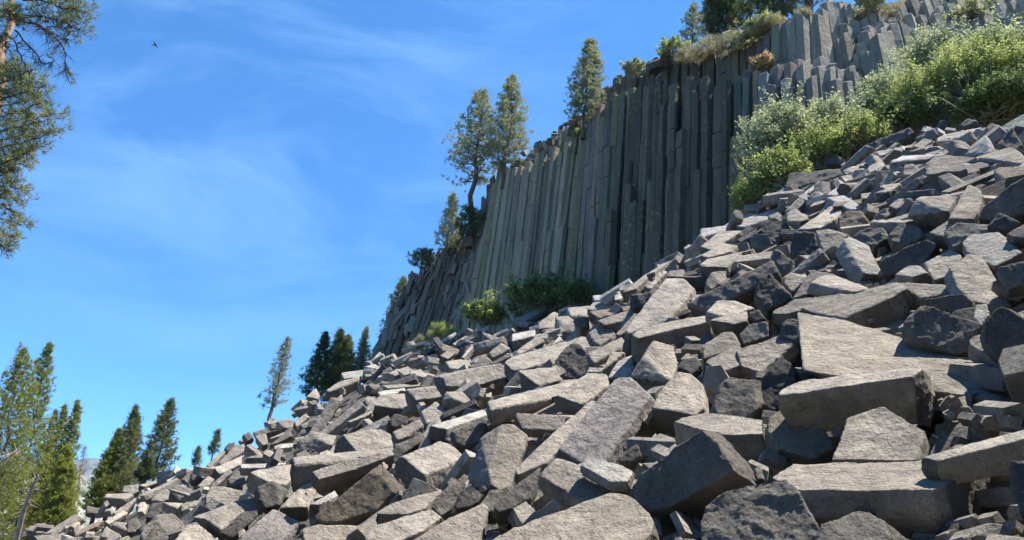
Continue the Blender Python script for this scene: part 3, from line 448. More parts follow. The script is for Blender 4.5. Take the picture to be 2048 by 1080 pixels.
def hull_mesh(points, chips=3, chip=0.10, seed=0):
    """convex block through the points, with a few corners knocked off"""
    rd = random.Random(seed)
    bm = bmesh.new()
    for p in points: bm.verts.new(p)
    r = bmesh.ops.convex_hull(bm, input=bm.verts)
    junk = list({g for g in r['geom_interior'] + r['geom_unused'] if isinstance(g, bmesh.types.BMVert)})
    if junk: bmesh.ops.delete(bm, geom=junk, context='VERTS')
    c = Vector((0, 0, 0))
    for v in bm.verts: c += v.co
    c /= max(1, len(bm.verts))
    size = max((v.co - c).length for v in bm.verts)
    mn = min((v.co - c).length for v in bm.verts)
    for k in range(chips):
        bm.verts.ensure_lookup_table()
        v = rd.choice(list(bm.verts)); d = (v.co - c)
        n = (d.normalized() + Vector((rd.uniform(-1, 1), rd.uniform(-1, 1), rd.uniform(-1, 1))) * 0.55).normalized()
        off = max(n.dot(q_.co) for q_ in bm.verts) - chip * mn * rd.uniform(0.4, 1.5)
        g = bm.verts[:] + bm.edges[:] + bm.faces[:]
        res = bmesh.ops.bisect_plane(bm, geom=g, plane_co=n * off, plane_no=n, clear_outer=True, dist=1e-5)
        ed = [e for e in res['geom_cut'] if isinstance(e, bmesh.types.BMEdge)]
        if ed:
            try: bmesh.ops.contextual_create(bm, geom=ed)
            except Exception: pass
    bmesh.ops.holes_fill(bm, edges=bm.edges, sides=0)
    bmesh.ops.recalc_face_normals(bm, faces=bm.faces)
    return bm
TEX = {}
def tex(kind, size, depth=4):
    k = (kind, round(size, 4), depth)
    if k not in TEX:
        t = bpy.data.textures.new('tex', kind); t.noise_scale = size
        if kind == 'CLOUDS': t.noise_depth = depth; t.noise_basis = 'IMPROVED_PERLIN'
        if kind == 'MUSGRAVE': t.musgrave_type = 'RIDGED_MULTIFRACTAL'; t.octaves = 4; t.noise_intensity = 0.5
        TEX[k] = t
    return TEX[k]
SEED_EMPTY = None
def finish_rock(o, d, th, rough):
    """fracture relief: even remesh, then noise pushed along the normals"""
    vox = max(0.008, 1.6 * d / 739.0, th / 70)
    vox = min(vox, th / 9)
    m = o.modifiers.new('remesh', 'REMESH'); m.mode = 'VOXEL'; m.voxel_size = vox; m.use_smooth_shade = True
    for kind, size, st in (('CLOUDS', th * 0.7, th * 0.09), ('MUSGRAVE', th * 0.9, th * 0.05 * rough), ('CLOUDS', th * 0.18, th * 0.045 * rough), ('CLOUDS', th * 0.06, th * 0.016 * rough)):
        if size < vox * 1.5: continue
        m = o.modifiers.new('relief', 'DISPLACE'); m.texture = tex(kind, round(size, 2) if size > 0.05 else round(size, 3)); m.strength = st; m.mid_level = 0.5
        m.texture_coords = 'GLOBAL'
named = []                                     # (label, u, v, radius px)
rock_polys = []
def view_basis(u, v):
    r_ = ray(u, v); az = math.atan2(r_[0], r_[1])
    return r_, np.array([math.sin(az), math.cos(az), 0]), np.array([math.cos(az), -math.sin(az), 0])
def build_rock(poly, tilt, roll, th, tone, bulge, extras, label, seed, dscale=1.0, depth=None):
    poly = np.array(poly, float); c = poly.mean(0)
    cc = np.array([min(max(c[0], 30), 2120), min(max(c[1], 220), 1100)])
    d = (depth or depth_at(*cc)) * dscale
    r_, fwd, right = view_basis(*c)
    rn = r_ / np.linalg.norm(r_)
    t = R(tilt)
    while True:
        n = right * math.sin(R(roll)) + (-fwd * math.sin(t) + np.array([0, 0, 1]) * math.cos(t)) * math.cos(R(roll))
        if -n.dot(rn) > 0.27 or t > R(95): break
        t += R(2)
    C0 = r_ * d; px = d / F
    span = (poly.max(0) - poly.min(0)).max() * px
    lim = max(1.1 * span, 0.5 * th * px) + 0.1
    front = []
    for (u, v) in poly:
        q = ray(u, v); k = n.dot(C0) / n.dot(q)
        if k < 0: k = d + lim
        k = min(max(k, d - lim), d + lim); front.append(q * k)
    front = np.array(front); fc = front.mean(0); T = th * px
    # long axis of the outline
    X = front - fc; U_, S_, Vt = np.linalg.svd(X, full_matrices=False)
    ax = Vt[0]; ax -= ax.dot(n) * n; ax /= np.linalg.norm(ax); ay = np.cross(n, ax)
    half_w = np.abs(X @ ay).max()
    T = max(T, 0.85 * half_w); bulge = bulge + 0.06
    def ring(s_ax, s_ay, depth_):
        a = X @ ax; b_ = X @ ay; z = X @ n
        return fc + np.outer(a * s_ax, ax) + np.outer(b_ * s_ay, ay) + np.outer(z, n) - n * depth_
    allp = [front, ring(1.0 + bulge * 0.3, 1.0 + bulge, T * 0.5), ring(0.97, 0.86 + bulge * .3, T)]
    for (u, v, dd) in extras: allp.append(ray(u, v)[None] * (d + dd * d / 8.0 * 1.0))
    allp = np.concatenate(allp); org = allp.mean(0)
    M = Matrix((ax, ay, n)).transposed()       # local x = long axis, z = main face
    loc = (allp - org) @ np.array(M)
    bm = hull_mesh([Vector(p) for p in loc], chips=7 if tone in 'gd' else 6, chip=0.11 if tone in 'gd' else 0.05, seed=seed)
    me = bpy.data.meshes.new('basalt_block'); bm.to_mesh(me); bm.free()
    me.materials.append(M_ROCK); me.shade_smooth()
    o = bpy.data.objects.new('basalt_block', me); COL.objects.link(o)
    o.matrix_world = Matrix.Translation(Vector(org)) @ M.to_4x4()
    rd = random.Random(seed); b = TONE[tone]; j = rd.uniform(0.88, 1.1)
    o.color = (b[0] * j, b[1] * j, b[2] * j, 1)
    thick = min(T, 2 * half_w) if half_w > 0.05 else T
    finish_rock(o, d, max(thick, 0.12), {'g': 1.5, 'd': 1.7, 'Y': 1.4, 'G': 1.2}.get(tone, 0.8))
    tag(o, label, 'boulder' if bulge >= 0.2 and tone in 'gdGB' else 'rock', 'fallen basalt column pieces on the talus')
    return o, c, d
idx = 0
for ln in ROCKS.strip().splitlines():
    dsc = 1.0
    a, pol, ex, label = [x.strip() for x in ln.split('|')]
    wn, tilt, roll, th, tone, bulge, *more = a.split()
    if more: dsc = float(more[0])
    ox, oy, z = WIN[int(wn)]
    cv = lambda s_: [ox + float(s_[0]) / z, oy + float(s_[1]) / z]
    poly = [cv(p.split(',')) for p in pol.split()]
    extras = [tuple(cv(p.split(','))) + (float(p.split(',')[2]),) for p in ex.split()]
    o, c, d = build_rock(poly, float(tilt), float(roll), float(th), tone, float(bulge), extras, label, 100 + idx, dsc)
    allxy = np.array(poly + [e[:2] for e in extras])
    rock_polys.append((allxy.min(0), allxy.max(0), np.array(poly)))
    named.append((label, c[0], c[1])); idx += 1

# ---------------------------------------------------------------- filling blocks between and behind the measured ones
def inside(u, v, poly):
    x = poly[:, 0]; y = poly[:, 1]; x2 = np.roll(x, -1); y2 = np.roll(y, -1)
    c = ((y > v) != (y2 > v)) & (u < (x2 - x) * (v - y) / (y2 - y + 1e-9) + x)
    return bool(c.sum() % 2)
def covered(u, v, m=0):
    for lo, hi, poly in rock_polys:
        if lo[0] - m < u < hi[0] + m and lo[1] - m < v < hi[1] + m:
            if inside(u, v, poly): return 2
            if lo[0] < u < hi[0] and lo[1] < v < hi[1]: return 1
    return 0
sil_u = np.array([c[0] for c in sorted(CREST)]); sil_v = np.array([c[1] for c in sorted(CREST)])
def crest_v(u): return float(np.interp(u, sil_u, sil_v))
def prism_template(seed):
    rd = random.Random(seed); n = rd.choice([5, 5, 6, 6, 4, 5]); Lh = rd.choice([0.7, 1.1, 1.7, 2.4, 3.2])
    ps = []
    a0 = rd.uniform(0, 6)
    prof = [(0.5 * math.cos(a0 + 2 * math.pi * (k + rd.uniform(-.18, .18)) / n) * rd.uniform(.85, 1.1), 0.5 * math.sin(a0 + 2 * math.pi * (k + rd.uniform(-.18, .18)) / n) * rd.uniform(.85, 1.1)) for k in range(n)]
    for s_ in (-1, 1):
        sl1, sl2 = rd.uniform(-.32, .32), rd.uniform(-.32, .32)
        for (y, z) in prof:
            ps.append(Vector((s_ * Lh * 0.5 + y * sl1 + z * sl2 + rd.uniform(-.05, .05), y, z)))
    bm = hull_mesh(ps, chips=2, chip=0.12, seed=seed)
    bmesh.ops.dissolve_limit(bm, angle_limit=R(2), verts=bm.verts, edges=bm.edges)
    bmesh.ops.bevel(bm, geom=bm.edges[:], offset=0.014, segments=1, affect='EDGES', clamp_overlap=True)
    bmesh.ops.triangulate(bm, faces=bm.faces)
    bm.verts.ensure_lookup_table()
    V = np.array([v.co[:] for v in bm.verts]); Fc = np.array([[v.index for v in f.verts] for f in bm.faces])
    return V, Fc, bm, Lh
TPL = [prism_template(900 + i) for i in range(36)]
def rot_from(ax, up):
    ax = ax / np.linalg.norm(ax); up = up - up.dot(ax) * ax; up /= np.linalg.norm(up)
    return np.stack([ax, np.cross(up, ax), up], axis=1)
def slope_normal(x, y):
    h = 0.6; a = height([(x + h, y), (x - h, y), (x, y + h), (x, y - h)])
    n = np.array([-(a[0] - a[1]) / 1.2, -(a[2] - a[3]) / 1.2, 1.0]); return n / np.linalg.norm(n)
fills = []                                     # (p, Rm, size, tpl, tonekey, px, u, v)
def add_fill(u, v, d, size, push, seed):
    rd = random.Random(seed)
    p = P(u, v, d)
    nrm = slope_normal(p[0], p[1])
    a = rd.gauss(0, 1.0); base = np.array([math.cos(a), math.sin(a), 0.0])
    ax = base - base.dot(nrm) * nrm; ax /= np.linalg.norm(ax)
    ax = ax + nrm * rd.gauss(0, 0.28); ax /= np.linalg.norm(ax)
    th = rd.uniform(0, 6.28); upv = nrm * 1.0 + np.array([rd.gauss(0, .4), rd.gauss(0, .4), rd.gauss(0, .4)])
    p = p + p / np.linalg.norm(p) * push - nrm * push * 0.2
    k = rd.randrange(len(TPL))
    tone = rd.choices(['T', 'C', 'G', 'W', 'g', 'd', 'B'], [34, 10, 26, 6, 14, 9, 1])[0]
    fills.append([p, rot_from(ax, upv), size, k, tone, size * F / d * (0.6 + 0.4 * TPL[k][3]), u, v])
sd = 5000
v = 232.0
while v < 1150:
    u = -60.0
    while u < 2160:
        cv_ = crest_v(min(max(u, 60), 2048)) if u > 60 else 1078 + (60 - u) * 0.4
        uu = u + random.uniform(-1, 1) * 0; dd = depth_at(min(max(u, 0), 2100), min(max(v, 225), 1100))
        step = max(8.0, 0.52 * F / dd * 0.55)
        ju, jv = u + random.uniform(-.5, .5) * step, v + random.uniform(-.5, .5) * step * .8
        if jv > cv_ + 2 + 0.17 * F / dd:
            cov = covered(ju, jv)
            size = random.uniform(0.27, 0.56) * (1.0 if dd > 8 else 0.8)
            sd += 1
            nr = max(0.0, min(1.0, (26 - dd) / 12)); size *= 1 - 0.25 * nr
            if cov == 0: add_fill(ju, jv, dd, size, random.uniform(0.15, 0.4) + 0.5 * nr, sd)
            if cov == 0 and dd >= 26: add_fill(ju + random.uniform(-4, 4), jv + 6, dd, size * 1.3, random.uniform(.8, 1.2), sd + 90000)
            if cov == 0 and dd < 26: add_fill(ju, jv + random.uniform(-6, 6), dd, size * 1.15, random.uniform(.7, .95) + .45 * nr, sd + 90000)
            elif dd < 25 and cov == 1: add_fill(ju, jv, dd, size, 1.0, sd)
            elif cov == 2 and random.random() < 0.3: add_fill(ju, jv, dd, size, 1.6, sd)
        u += step * 1.0
    dd = depth_at(1000, v)
    v += max(7.0, min(60, 0.52 * F / max(8, depth_at(1400, v)) * 0.36))
# chips and grit caught between the big blocks
for i in range(1500):
    rd = random.Random(i + 31000); u, v = rd.uniform(250, 2090), rd.uniform(300, 1130)
    if v < crest_v(u) + 25 or covered(u, v) == 2 or covered(u, v - 12) == 2: continue
    dd = depth_at(u, v)
    if dd > 22: continue
    add_fill(u, v, dd, rd.uniform(.05, .17), rd.uniform(.35, .9), i + 31000)
# blocks beyond the crest and outside the frame, laid on the terrain itself
for i in range(1500):
    rd = random.Random(i + 77)
    x, y = (rd.uniform(-26, 26), rd.uniform(3, 60)) if i < 420 else (rd.uniform(1, 18), rd.uniform(-3, 24))
    z = float(height([(x, y)])[0]); u, v, f = project((x, y, z))
    if f > 0 and -40 < u < 2100 and v < 1140: continue
    if abs(x) < 1.5 and y < 2.5: continue
    n_ = slope_normal(x, y)
    if math.hypot(x, y) < 3: continue
    if u > 0 and u < 2048 and v < 1080: continue
    fills.append([np.array([x, y, z - 0.35 - 0.3 * (i % 2)]), rot_from(np.array([rd.gauss(0, 1), rd.gauss(0, 1), .1]), n_), rd.uniform(.4, .6), rd.randrange(len(TPL)), rd.choice('TGgC'), 0, u, v])
vis = [f for f in fills if f[5] > 0 and covered(f[6], f[7]) == 0 and f[6] > 0 and f[6] < 2048 and f[7] < 1080]
vis.sort(key=lambda f: -f[5])
N_IND = max(0, 298 - idx); chosen = vis[:N_IND]; chosen_id = {id(f) for f in chosen}
TN = {'T': 'tan', 'C': 'cream', 'G': 'grey', 'W': 'whitish', 'g': 'dark grey', 'd': 'charcoal', 'B': 'brown'}
used_labels = {l for l, _, _ in named}
for k, f in enumerate(chosen):
    p, Rm, size, ti, tone, px_, u, v = f
    V, Fc, bm, Lh = TPL[ti]
    me = bpy.data.meshes.new('basalt_block'); bm.to_mesh(me); me.materials.append(M_ROCK); me.shade_smooth()
    me.transform(Matrix.Scale(size, 4))
    o = bpy.data.objects.new('basalt_block', me); COL.objects.link(o)
    o.matrix_world = Matrix.Translation(Vector(p)) @ Matrix(Rm.tolist()).to_4x4()
    b = TONE[tone]; o.color = (*b, 1)
    finish_rock(o, float(np.linalg.norm(p)), size, 1.2)
    near = sorted(named, key=lambda q: (q[1] - u) ** 2 + (q[2] - v) ** 2)[:6]
    shape = 'long piece' if Lh > 1.5 else ('block' if Lh > 0.75 else 'stub')
    lab = None
    for q in near:
        du, dv = u - q[1], v - q[2]
        rel = ('above' if dv < 0 else 'below') if abs(dv) > abs(du) else ('to the right of' if du > 0 else 'to the left of')
        s_ = f'{TN[tone]} {shape} filling the gap just {rel} the {q[0]}'
        if len(s_.split()) > 16:
            s_ = f'{TN[tone]} {shape} {rel} the ' + q[0]
        s_ = ' '.join(s_.split()[:16])
        if s_ not in used_labels: lab = s_; break
    used_labels.add(lab)
    tag(o, lab, 'rock', 'fallen basalt column pieces on the talus')
rest = [f for f in fills if id(f) not in chosen_id]
Vs, Fs, Cs, n0 = [], [], [], 0
for (p, Rm, size, ti, tone, px_, u, v) in rest:
    V, Fc, bm, Lh = TPL[ti]
    W_ = (V * size) @ Rm.T + p; Vs.append(W_); Fs.append(Fc + n0); n0 += len(V)
    j = random.uniform(.85, 1.1); Cs.append(np.tile(np.array([*(np.array(TONE[tone]) * j), 1.0]), (len(V), 1)))
rub = mesh_obj('talus_rubble', np.concatenate(Vs), np.concatenate(Fs), M_RUB)
at = rub.data.color_attributes.new('tone', 'FLOAT_COLOR', 'POINT'); at.data.foreach_set('color', np.concatenate(Cs).ravel())
tag(rub, 'countless smaller broken basalt pieces filling the talus slope', 'rubble', None, 'stuff')
print('RUBBLE', len(rest), 'fills', len(fills), 'hand', idx)
for t_ in TPL: t_[2].free()

# ground under the blocks
m, t, b = nmat('talus_ground')
tcn = t.nodes.new('ShaderNodeTexCoord').outputs['Object']
t.links.new(ramp(t, noise(t, tcn, 2.5, 8, .7), .3, .7, (0.05, 0.048, 0.045, 1), (0.16, 0.145, 0.12, 1)), b.inputs['Base Color'])
bump(t, b, [(noise(t, tcn, 4.0, 8, .7), .3)])
M_GROUND = m
def near_mix(x, y):
    return height(np.stack([x, y], 1))
gx = np.arange(-60, 32.01, 0.8); gy = np.arange(-12, 82.01, 0.8); XX, YY = np.meshgrid(gx, gy)
ZZ = near_mix(XX.ravel(), YY.ravel())
rr = np.hypot(XX.ravel(), YY.ravel())
sink = 1.0 + 0.012 * rr
ZZ = ZZ - sink
# never above the sight line of the crest
G = np.stack([XX.ravel(), YY.ravel(), ZZ], 1)
f_ = G[:, 1] * cp + G[:, 2] * sp; up_ = -G[:, 1] * sp + G[:, 2] * cp
uu_ = np.where(f_ > 1, 1024 + F * G[:, 0] / np.maximum(f_, 1), -9999)
cr_ = np.interp(np.clip(uu_, 60, 2048), sil_u, sil_v) + 12
okm = (f_ > 4) & (uu_ > -300) & (uu_ < 2300)
lim_up = (540 - cr_) / F
# up/f <= lim  ->  solve for z
zmax = (lim_up * G[:, 1] * cp + G[:, 1] * sp) / (cp - lim_up * sp)
ZZ = np.where(okm, np.minimum(ZZ, zmax - 0.1), ZZ)
nx_, ny_ = len(gx), len(gy)
V = np.stack([XX.ravel(), YY.ravel(), np.maximum(ZZ, -3.5)], 1)
ii, jj = np.meshgrid(np.arange(nx_ - 1), np.arange(ny_ - 1)); a_ = (jj * nx_ + ii).ravel()
Fq = np.stack([a_, a_ + 1, a_ + 1 + nx_, a_ + nx_], 1)
tag(mesh_obj('talus_ground', V, Fq, M_GROUND, smooth=True), None, None, None, 'structure')
ring = []
s_ = 9000.0
tag(mesh_obj('ground', [(-s_, -s_, -4), (s_, -s_, -4), (s_, s_, -4), (-s_, s_, -4)], [[0, 1, 2, 3]], M_GROUND), None, None, None, 'structure')
# ---------------------------------------------------------------- the columnar cliff
m, t, b = nmat('cliff_basalt')
tcn = t.nodes.new('ShaderNodeTexCoord').outputs['Object']
geo = t.nodes.new('ShaderNodeNewGeometry'); oi = t.nodes.new('ShaderNodeObjectInfo')
rnd = mth(t, 'FRACT', mth(t, 'ADD', mth(t, 'MULTIPLY', oi.outputs['Random'], 5.37), geo.outputs['Random Per Island']))
at_ = t.nodes.new('ShaderNodeAttribute'); at_.attribute_name = 'tone'; col = at_.outputs['Color']
st = noise(t, mapping(t, tcn, (3, 3, 0.5)), 1.0, 6, 0.6, 0.3)
col = mixc(t, 1.0, col, ramp(t, st, .3, .7, (0.76, 0.77, 0.76, 1), (1.15, 1.14, 1.12, 1)), 'MULTIPLY')
col = mixc(t, 1.0, col, ramp(t, noise(t, tcn, 9.0, 6, .7), .3, .7, (0.75, 0.75, 0.75, 1), (1.2, 1.2, 1.2, 1)), 'MULTIPLY')
# green-grey film in broad patches, then small lichen spots gathered in drifts
col = mixc(t, mth(t, 'MULTIPLY', ramp(t, noise(t, mapping(t, tcn, (.5, .5, .22)), 1.0, 3, .5), .45, .62), 0.15), col, (0.16, 0.16, 0.10, 1))
drift = ramp(t, noise(t, mapping(t, tcn, (.45, .45, .16)), 1.0, 3, .55), .48, .60)
spot = ramp(t, noise(t, tcn, 3.4, 5, .65), .565, .60)
col = mixc(t, mth(t, 'MULTIPLY', mth(t, 'MULTIPLY', drift, spot), .55), col, (0.30, 0.30, 0.08, 1))
t.links.new(col, b.inputs['Base Color'])
bump(t, b, [(noise(t, mapping(t, tcn, (3, 3, 1.6)), 1.0, 7, .65), .14), (noise(t, tcn, 14.0, 6, .7), .04)])
M_CLIFF = m
# base u,v,depth -> top u,v
GD = [(725,765,64,760,694),(755,755,64,795,610),(785,750,63,846,545),(825,740,61,905,494),(875,720,59,950,455),(910,700,57,985,385),
      (945,690,56,1004,343),(1000,685,54,1040,336),(1050,680,51,1090,314),(1110,665,48,1158,276),(1165,650,46,1192,226),(1220,630,43,1245,182),
      (1300,600,39.5,1315,170),(1360,570,37.5,1368,170),(1420,540,35.5,1422,172),(1480,510,34,1480,155),(1550,470,32.5,1545,138),
      (1620,440,32,1600,132),(1700,400,32,1668,128),(1760,380,32.5,1715,140),(1810,350,33,1745,62),(1870,330,33.5,1800,52),(1940,310,34,1850,62),
      (2030,280,34,1930,45),(2150,250,34,2040,35),(2300,230,34,2170,30)]
def same_range(base, u, v, k=1.0):
    r_ = ray(u, v); h = math.hypot(base[0], base[1]) * k
    return r_ * (h / math.hypot(r_[0], r_[1]))
GB = np.array([P(g[0], g[1], g[2]) for g in GD]); GT = np.array([same_range(GB[i], g[3], g[4], 1.012) for i, g in enumerate(GD)])
GTu = np.array([g[3] for g in GD], float); cum = np.concatenate([[0], np.cumsum(np.linalg.norm((GB + GT)[1:] / 2 - (GB + GT)[:-1] / 2, axis=1))])
def at_s(s): return (np.array([np.interp(s, cum, GB[:, i]) for i in range(3)]), np.array([np.interp(s, cum, GT[:, i]) for i in range(3)]), float(np.interp(s, cum, GTu)))
R2U = [1000,1040,1075,1100,1125,1160,1195,1245,1300,1350,1400,1450,1500,1545,1560,1600,1630,1650,1690,1700,1740,1800,1850,1950,2048,2200]
R2V = [336,318,296,275,256,254,192,150,122,112,104,93,86,66,54,38,34,10,9,44,24,8,-6,-22,-38,-50]
def outward(s):
    a, _, _ = at_s(max(s - 1, 0)); c, _, _ = at_s(min(s + 1, cum[-1])); d_ = c - a
    n = np.array([d_[1], -d_[0], 0.0]); n /= np.linalg.norm(n)
    if n.dot(at_s(s)[0]) > 0: n = -n
    return n
def column_mesh(bp, tp, rad, rd, joints=True, curve=0.0):
    n = rd.choice([5, 6, 6, 6, 6, 5]); a0 = ORI[0] + rd.gauss(0, .16)
    ang = [a0 + 2 * math.pi * (k + rd.uniform(-.11, .11)) / n for k in range(n)]
    rr = [rad * rd.uniform(.9, 1.12) for _ in range(n)]
    Lc = np.linalg.norm(tp - bp); ax = (tp - bp) / Lc
    e2 = ORI[1] - ORI[1].dot(ax) * ax; e2 /= np.linalg.norm(e2); e1 = np.cross(e2, ax)
    hs_ = [0.0]; nj = 0
    while hs_[-1] < Lc - 0.9:
        hs_.append(hs_[-1] + rd.uniform(.7, 1.5))
    hs_[-1] = Lc if Lc - hs_[-1] < .9 else hs_[-1]
    if hs_[-1] < Lc: hs_.append(Lc)
    V, rings = [], 0; dr = np.array([0.0, 0.0]); off = bp * 0
    def put(h, sc, tilt=None):
        nonlocal rings
        f = h / Lc; c = bp + ax * h + e1 * dr[0] + e2 * dr[1] + np.array([0, 0, -curve * 4 * f * (1 - f)])
        for k in range(n):
            q = c + (e1 * math.cos(ang[k]) + e2 * math.sin(ang[k])) * rr[k] * sc
            if tilt is not None: q = q + ax * (math.cos(ang[k]) * tilt[0] + math.sin(ang[k]) * tilt[1]) * rad
            V.append(q)
        rings += 1
    for i, h in enumerate(hs_):
        dr = dr * .7 + np.array([rd.gauss(0, .016), rd.gauss(0, .016)])
        if i == len(hs_) - 1:
            tl = (rd.uniform(-.6, .6), rd.uniform(-.6, .6)); put(h - .05, 1.0, tl); put(h, .90, tl)
        else:
            put(h, rd.uniform(.96, 1.04))
            if joints and i > 0 and rd.random() < .3:
                put(h + .03, .86); dr = dr + np.array([rd.gauss(0, .03), rd.gauss(0, .03)]); put(h + .06, rd.uniform(.96, 1.02))
    Fc = []
    for i in range(rings - 1):
        for j in range(n):
            a_, c_ = i * n + j, i * n + (j + 1) % n
            Fc.append([a_, c_, c_ + n]); Fc.append([a_, c_ + n, a_ + n])
    top = (rings - 1) * n
    for j in range(1, n - 1): Fc.append([top, top + j, top + j + 1])
    return np.array(V), np.array(Fc)
rdc = random.Random(42); cols = []; ORI = [math.pi / 2 + .18, np.array([0, -1., 0])]
def solve_f(B0, T0, off, v):
    lo, hi = .3, 2.2
    for _ in range(30):
        f = (lo + hi) / 2
        if project(B0 + (T0 - B0) * f + off)[1] > v: lo = f
        else: hi = f
    return f
def row(s0, s1, spacing, setback, topfn, rad=.31, front=False):
    s = s0
    while s < s1:
        sp_ = spacing * rdc.uniform(.85, 1.15)
        B0, T0, uT = at_s(s); o_ = outward(s)
        off = -o_ * (setback + rdc.uniform(-.22, .22))
        vT = topfn(uT, s)
        if vT is not None:
            if vT[0] == 'v':
                f = solve_f(B0, T0, off, vT[1]); Tn = B0 + (T0 - B0) * f + off
                if setback > 1:
                    for _ in range(3):
                        f = solve_f(B0, T0, off, topfn(project(Tn)[0], s)[1]) if topfn(project(Tn)[0], s) else f; Tn = B0 + (T0 - B0) * f + off
            else: Tn = B0 + (T0 - B0) * vT[1] + off
            d_ = float(np.linalg.norm(Tn)); lean = 1 if uT > 985 else 0
            hv_ = -B0 * [1, 1, 0]; ORI[1] = hv_ / np.linalg.norm(hv_)
            V, Fc = column_mesh(B0 + off, Tn, rad * rdc.uniform(.88, 1.14) * (1 if lean else .8), rdc, True, 0 if lean else .5)
            tc_ = np.array([np.interp(uT + rdc.uniform(-25, 25), [960, 1010, 1150, 1260, 1470, 1600, 1750], ch) for ch in ([.135, .26, .24, .112, .112, .29, .27], [.108, .225, .205, .092, .09, .255, .235], [.085, .165, .15, .068, .066, .205, .19])]) * rdc.uniform(.72, 1.28)  # shaded middle wall darkened and sunlit right end paled in the tone
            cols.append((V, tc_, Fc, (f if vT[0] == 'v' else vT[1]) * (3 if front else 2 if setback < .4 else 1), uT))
        s += sp_
# front face, with tops stepping up and down
def topA(u, s):
    base = float(np.interp(u, GTu, [g[4] for g in GD]))
    if u < 985: return ('v', base + rdc.choice([0, 0, 6, 14, 24]))
    if u < 1200: return ('v', base + rdc.choice([0, 3, 6, 12, -6]))
    if 1540 < u < 1700: return ('v', base + rdc.choice([0, 3, -4, 7, 14]))
    if u >= 1700: return ('v', base + rdc.choice([0, 4, 8, 14]))
    return ('v', base + rdc.choice([0, -10, 10, 22, 45, 75, 6, 0, 14, 120, 4]))
def topB(u, s):
    return ('v', float(np.interp(u, R2U, R2V)) + rdc.choice([0, 3, 7, 11, 5])) if u > 1005 else None
def topM(u, s):
    a, c = float(np.interp(u, GTu, [g[4] for g in GD])), float(np.interp(u, R2U, R2V))
    return ('v', a * .5 + c * .5 + rdc.choice([-6, 0, 6, 10])) if u > 1700 else None
def topF(u, s):
    if rdc.random() < .42 and 1000 < u < 1530: return ('f', rdc.choice([.18, .3, .42, .5, .62, .72]))
    if rdc.random() < .6 and 1540 < u < 1690: return ('f', rdc.uniform(.78, .9))
    return None
s15 = float(np.interp(1535, GTu, cum)); s17 = float(np.interp(1700, GTu, cum)); s10 = float(np.interp(1005, GTu, cum))
row(0, s10, .44, 0, topA, .27); row(.2, s10, .44, .4, topA, .27)
row(s10, s15, .53, 0, topA, .285); row(s10 + .3, s15, .53, .5, topA, .285)
row(s15, s17, .64, 0, topA, .345); row(s15 + .3, s17, .64, .55, topA, .34)
row(s17, cum[-1], .58, 0, topA, .32); row(s17 + .3, cum[-1], .58, .5, topA, .32)
row(s17, cum[-1], .58, 1.05, topM, .32)
row(s10 + .2, s15, .53, 1.5, topB, .29); row(s15, s17, .64, 1.3, topB, .345); row(s17, cum[-1], .58, 1.6, topB, .32)
row(s10, cum[-1], .56, 2.05, topB, .32)
row(.1, cum[-1], .55, -.38, topF, .29, True)
ccen = np.array([32, 32, 15.0]); ccen = at_s(cum[-1] * .55)[0]
cliff = empty('basalt_cliff', Vector(at_s(cum[-1] * .5)[0]))
tag(cliff, 'tall dark cliff of upright basalt columns with yellow-green lichen', 'cliff')
cols.sort(key=lambda c: -c[3])
main = cols[:99]; other = cols[99:]
org = np.array(cliff.location)
def tone_attr(o, arr):
    a_ = o.data.color_attributes.new('tone', 'FLOAT_COLOR', 'POINT'); a_.data.foreach_set('color', arr.ravel())
c4 = lambda tc_, n: np.tile(np.array([*tc_, 1.0]), (n, 1))
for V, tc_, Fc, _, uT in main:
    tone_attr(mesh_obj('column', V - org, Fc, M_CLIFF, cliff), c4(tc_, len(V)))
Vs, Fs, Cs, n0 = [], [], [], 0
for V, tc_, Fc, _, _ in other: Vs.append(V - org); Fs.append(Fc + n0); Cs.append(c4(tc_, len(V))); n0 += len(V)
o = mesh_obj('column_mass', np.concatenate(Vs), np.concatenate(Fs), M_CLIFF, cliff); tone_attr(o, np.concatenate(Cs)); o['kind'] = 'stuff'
# slabs peeling off the splayed end
Vs, Fs, Cs, n0 = [], [], [], 0; rd = random.Random(8); tpl = [prism_template(700 + i) for i in range(8)]
for i in range(190):
    s = rd.uniform(0, s10 * .93); B0, T0, uT = at_s(s); o_ = outward(s); f = rd.uniform(.0, 1) ** .5 if i % 3 else 1.0
    p = B0 + (T0 - B0) * f + o_ * rd.uniform(-.2, .35) + (np.array([0, 0, rd.uniform(-.1, .3)]) if f > .95 else 0)
    ax_ = (T0 - B0); ax_ = ax_ / np.linalg.norm(ax_) + np.array([rd.gauss(0, .16), rd.gauss(0, .16), rd.gauss(0, .16)])
    V, Fc, bm_, Lh = tpl[i % 8]; sc = np.array([rd.uniform(.9, 2.4) / Lh, rd.uniform(.35, .8), rd.uniform(.15, .35)])
    W_ = (V * sc) @ rot_from(ax_, o_ + np.array([rd.gauss(0, .3), rd.gauss(0, .3), .2])).T + p
    Vs.append(W_ - org); Fs.append(Fc + n0); n0 += len(V); g = rd.uniform(.7, 1.5); Cs.append(c4((.13 * g, .12 * g, .105 * g), len(V)))
o = mesh_obj('peeling_slabs', np.concatenate(Vs), np.concatenate(Fs), M_CLIFF, cliff); tone_attr(o, np.concatenate(Cs)); o['kind'] = 'stuff'
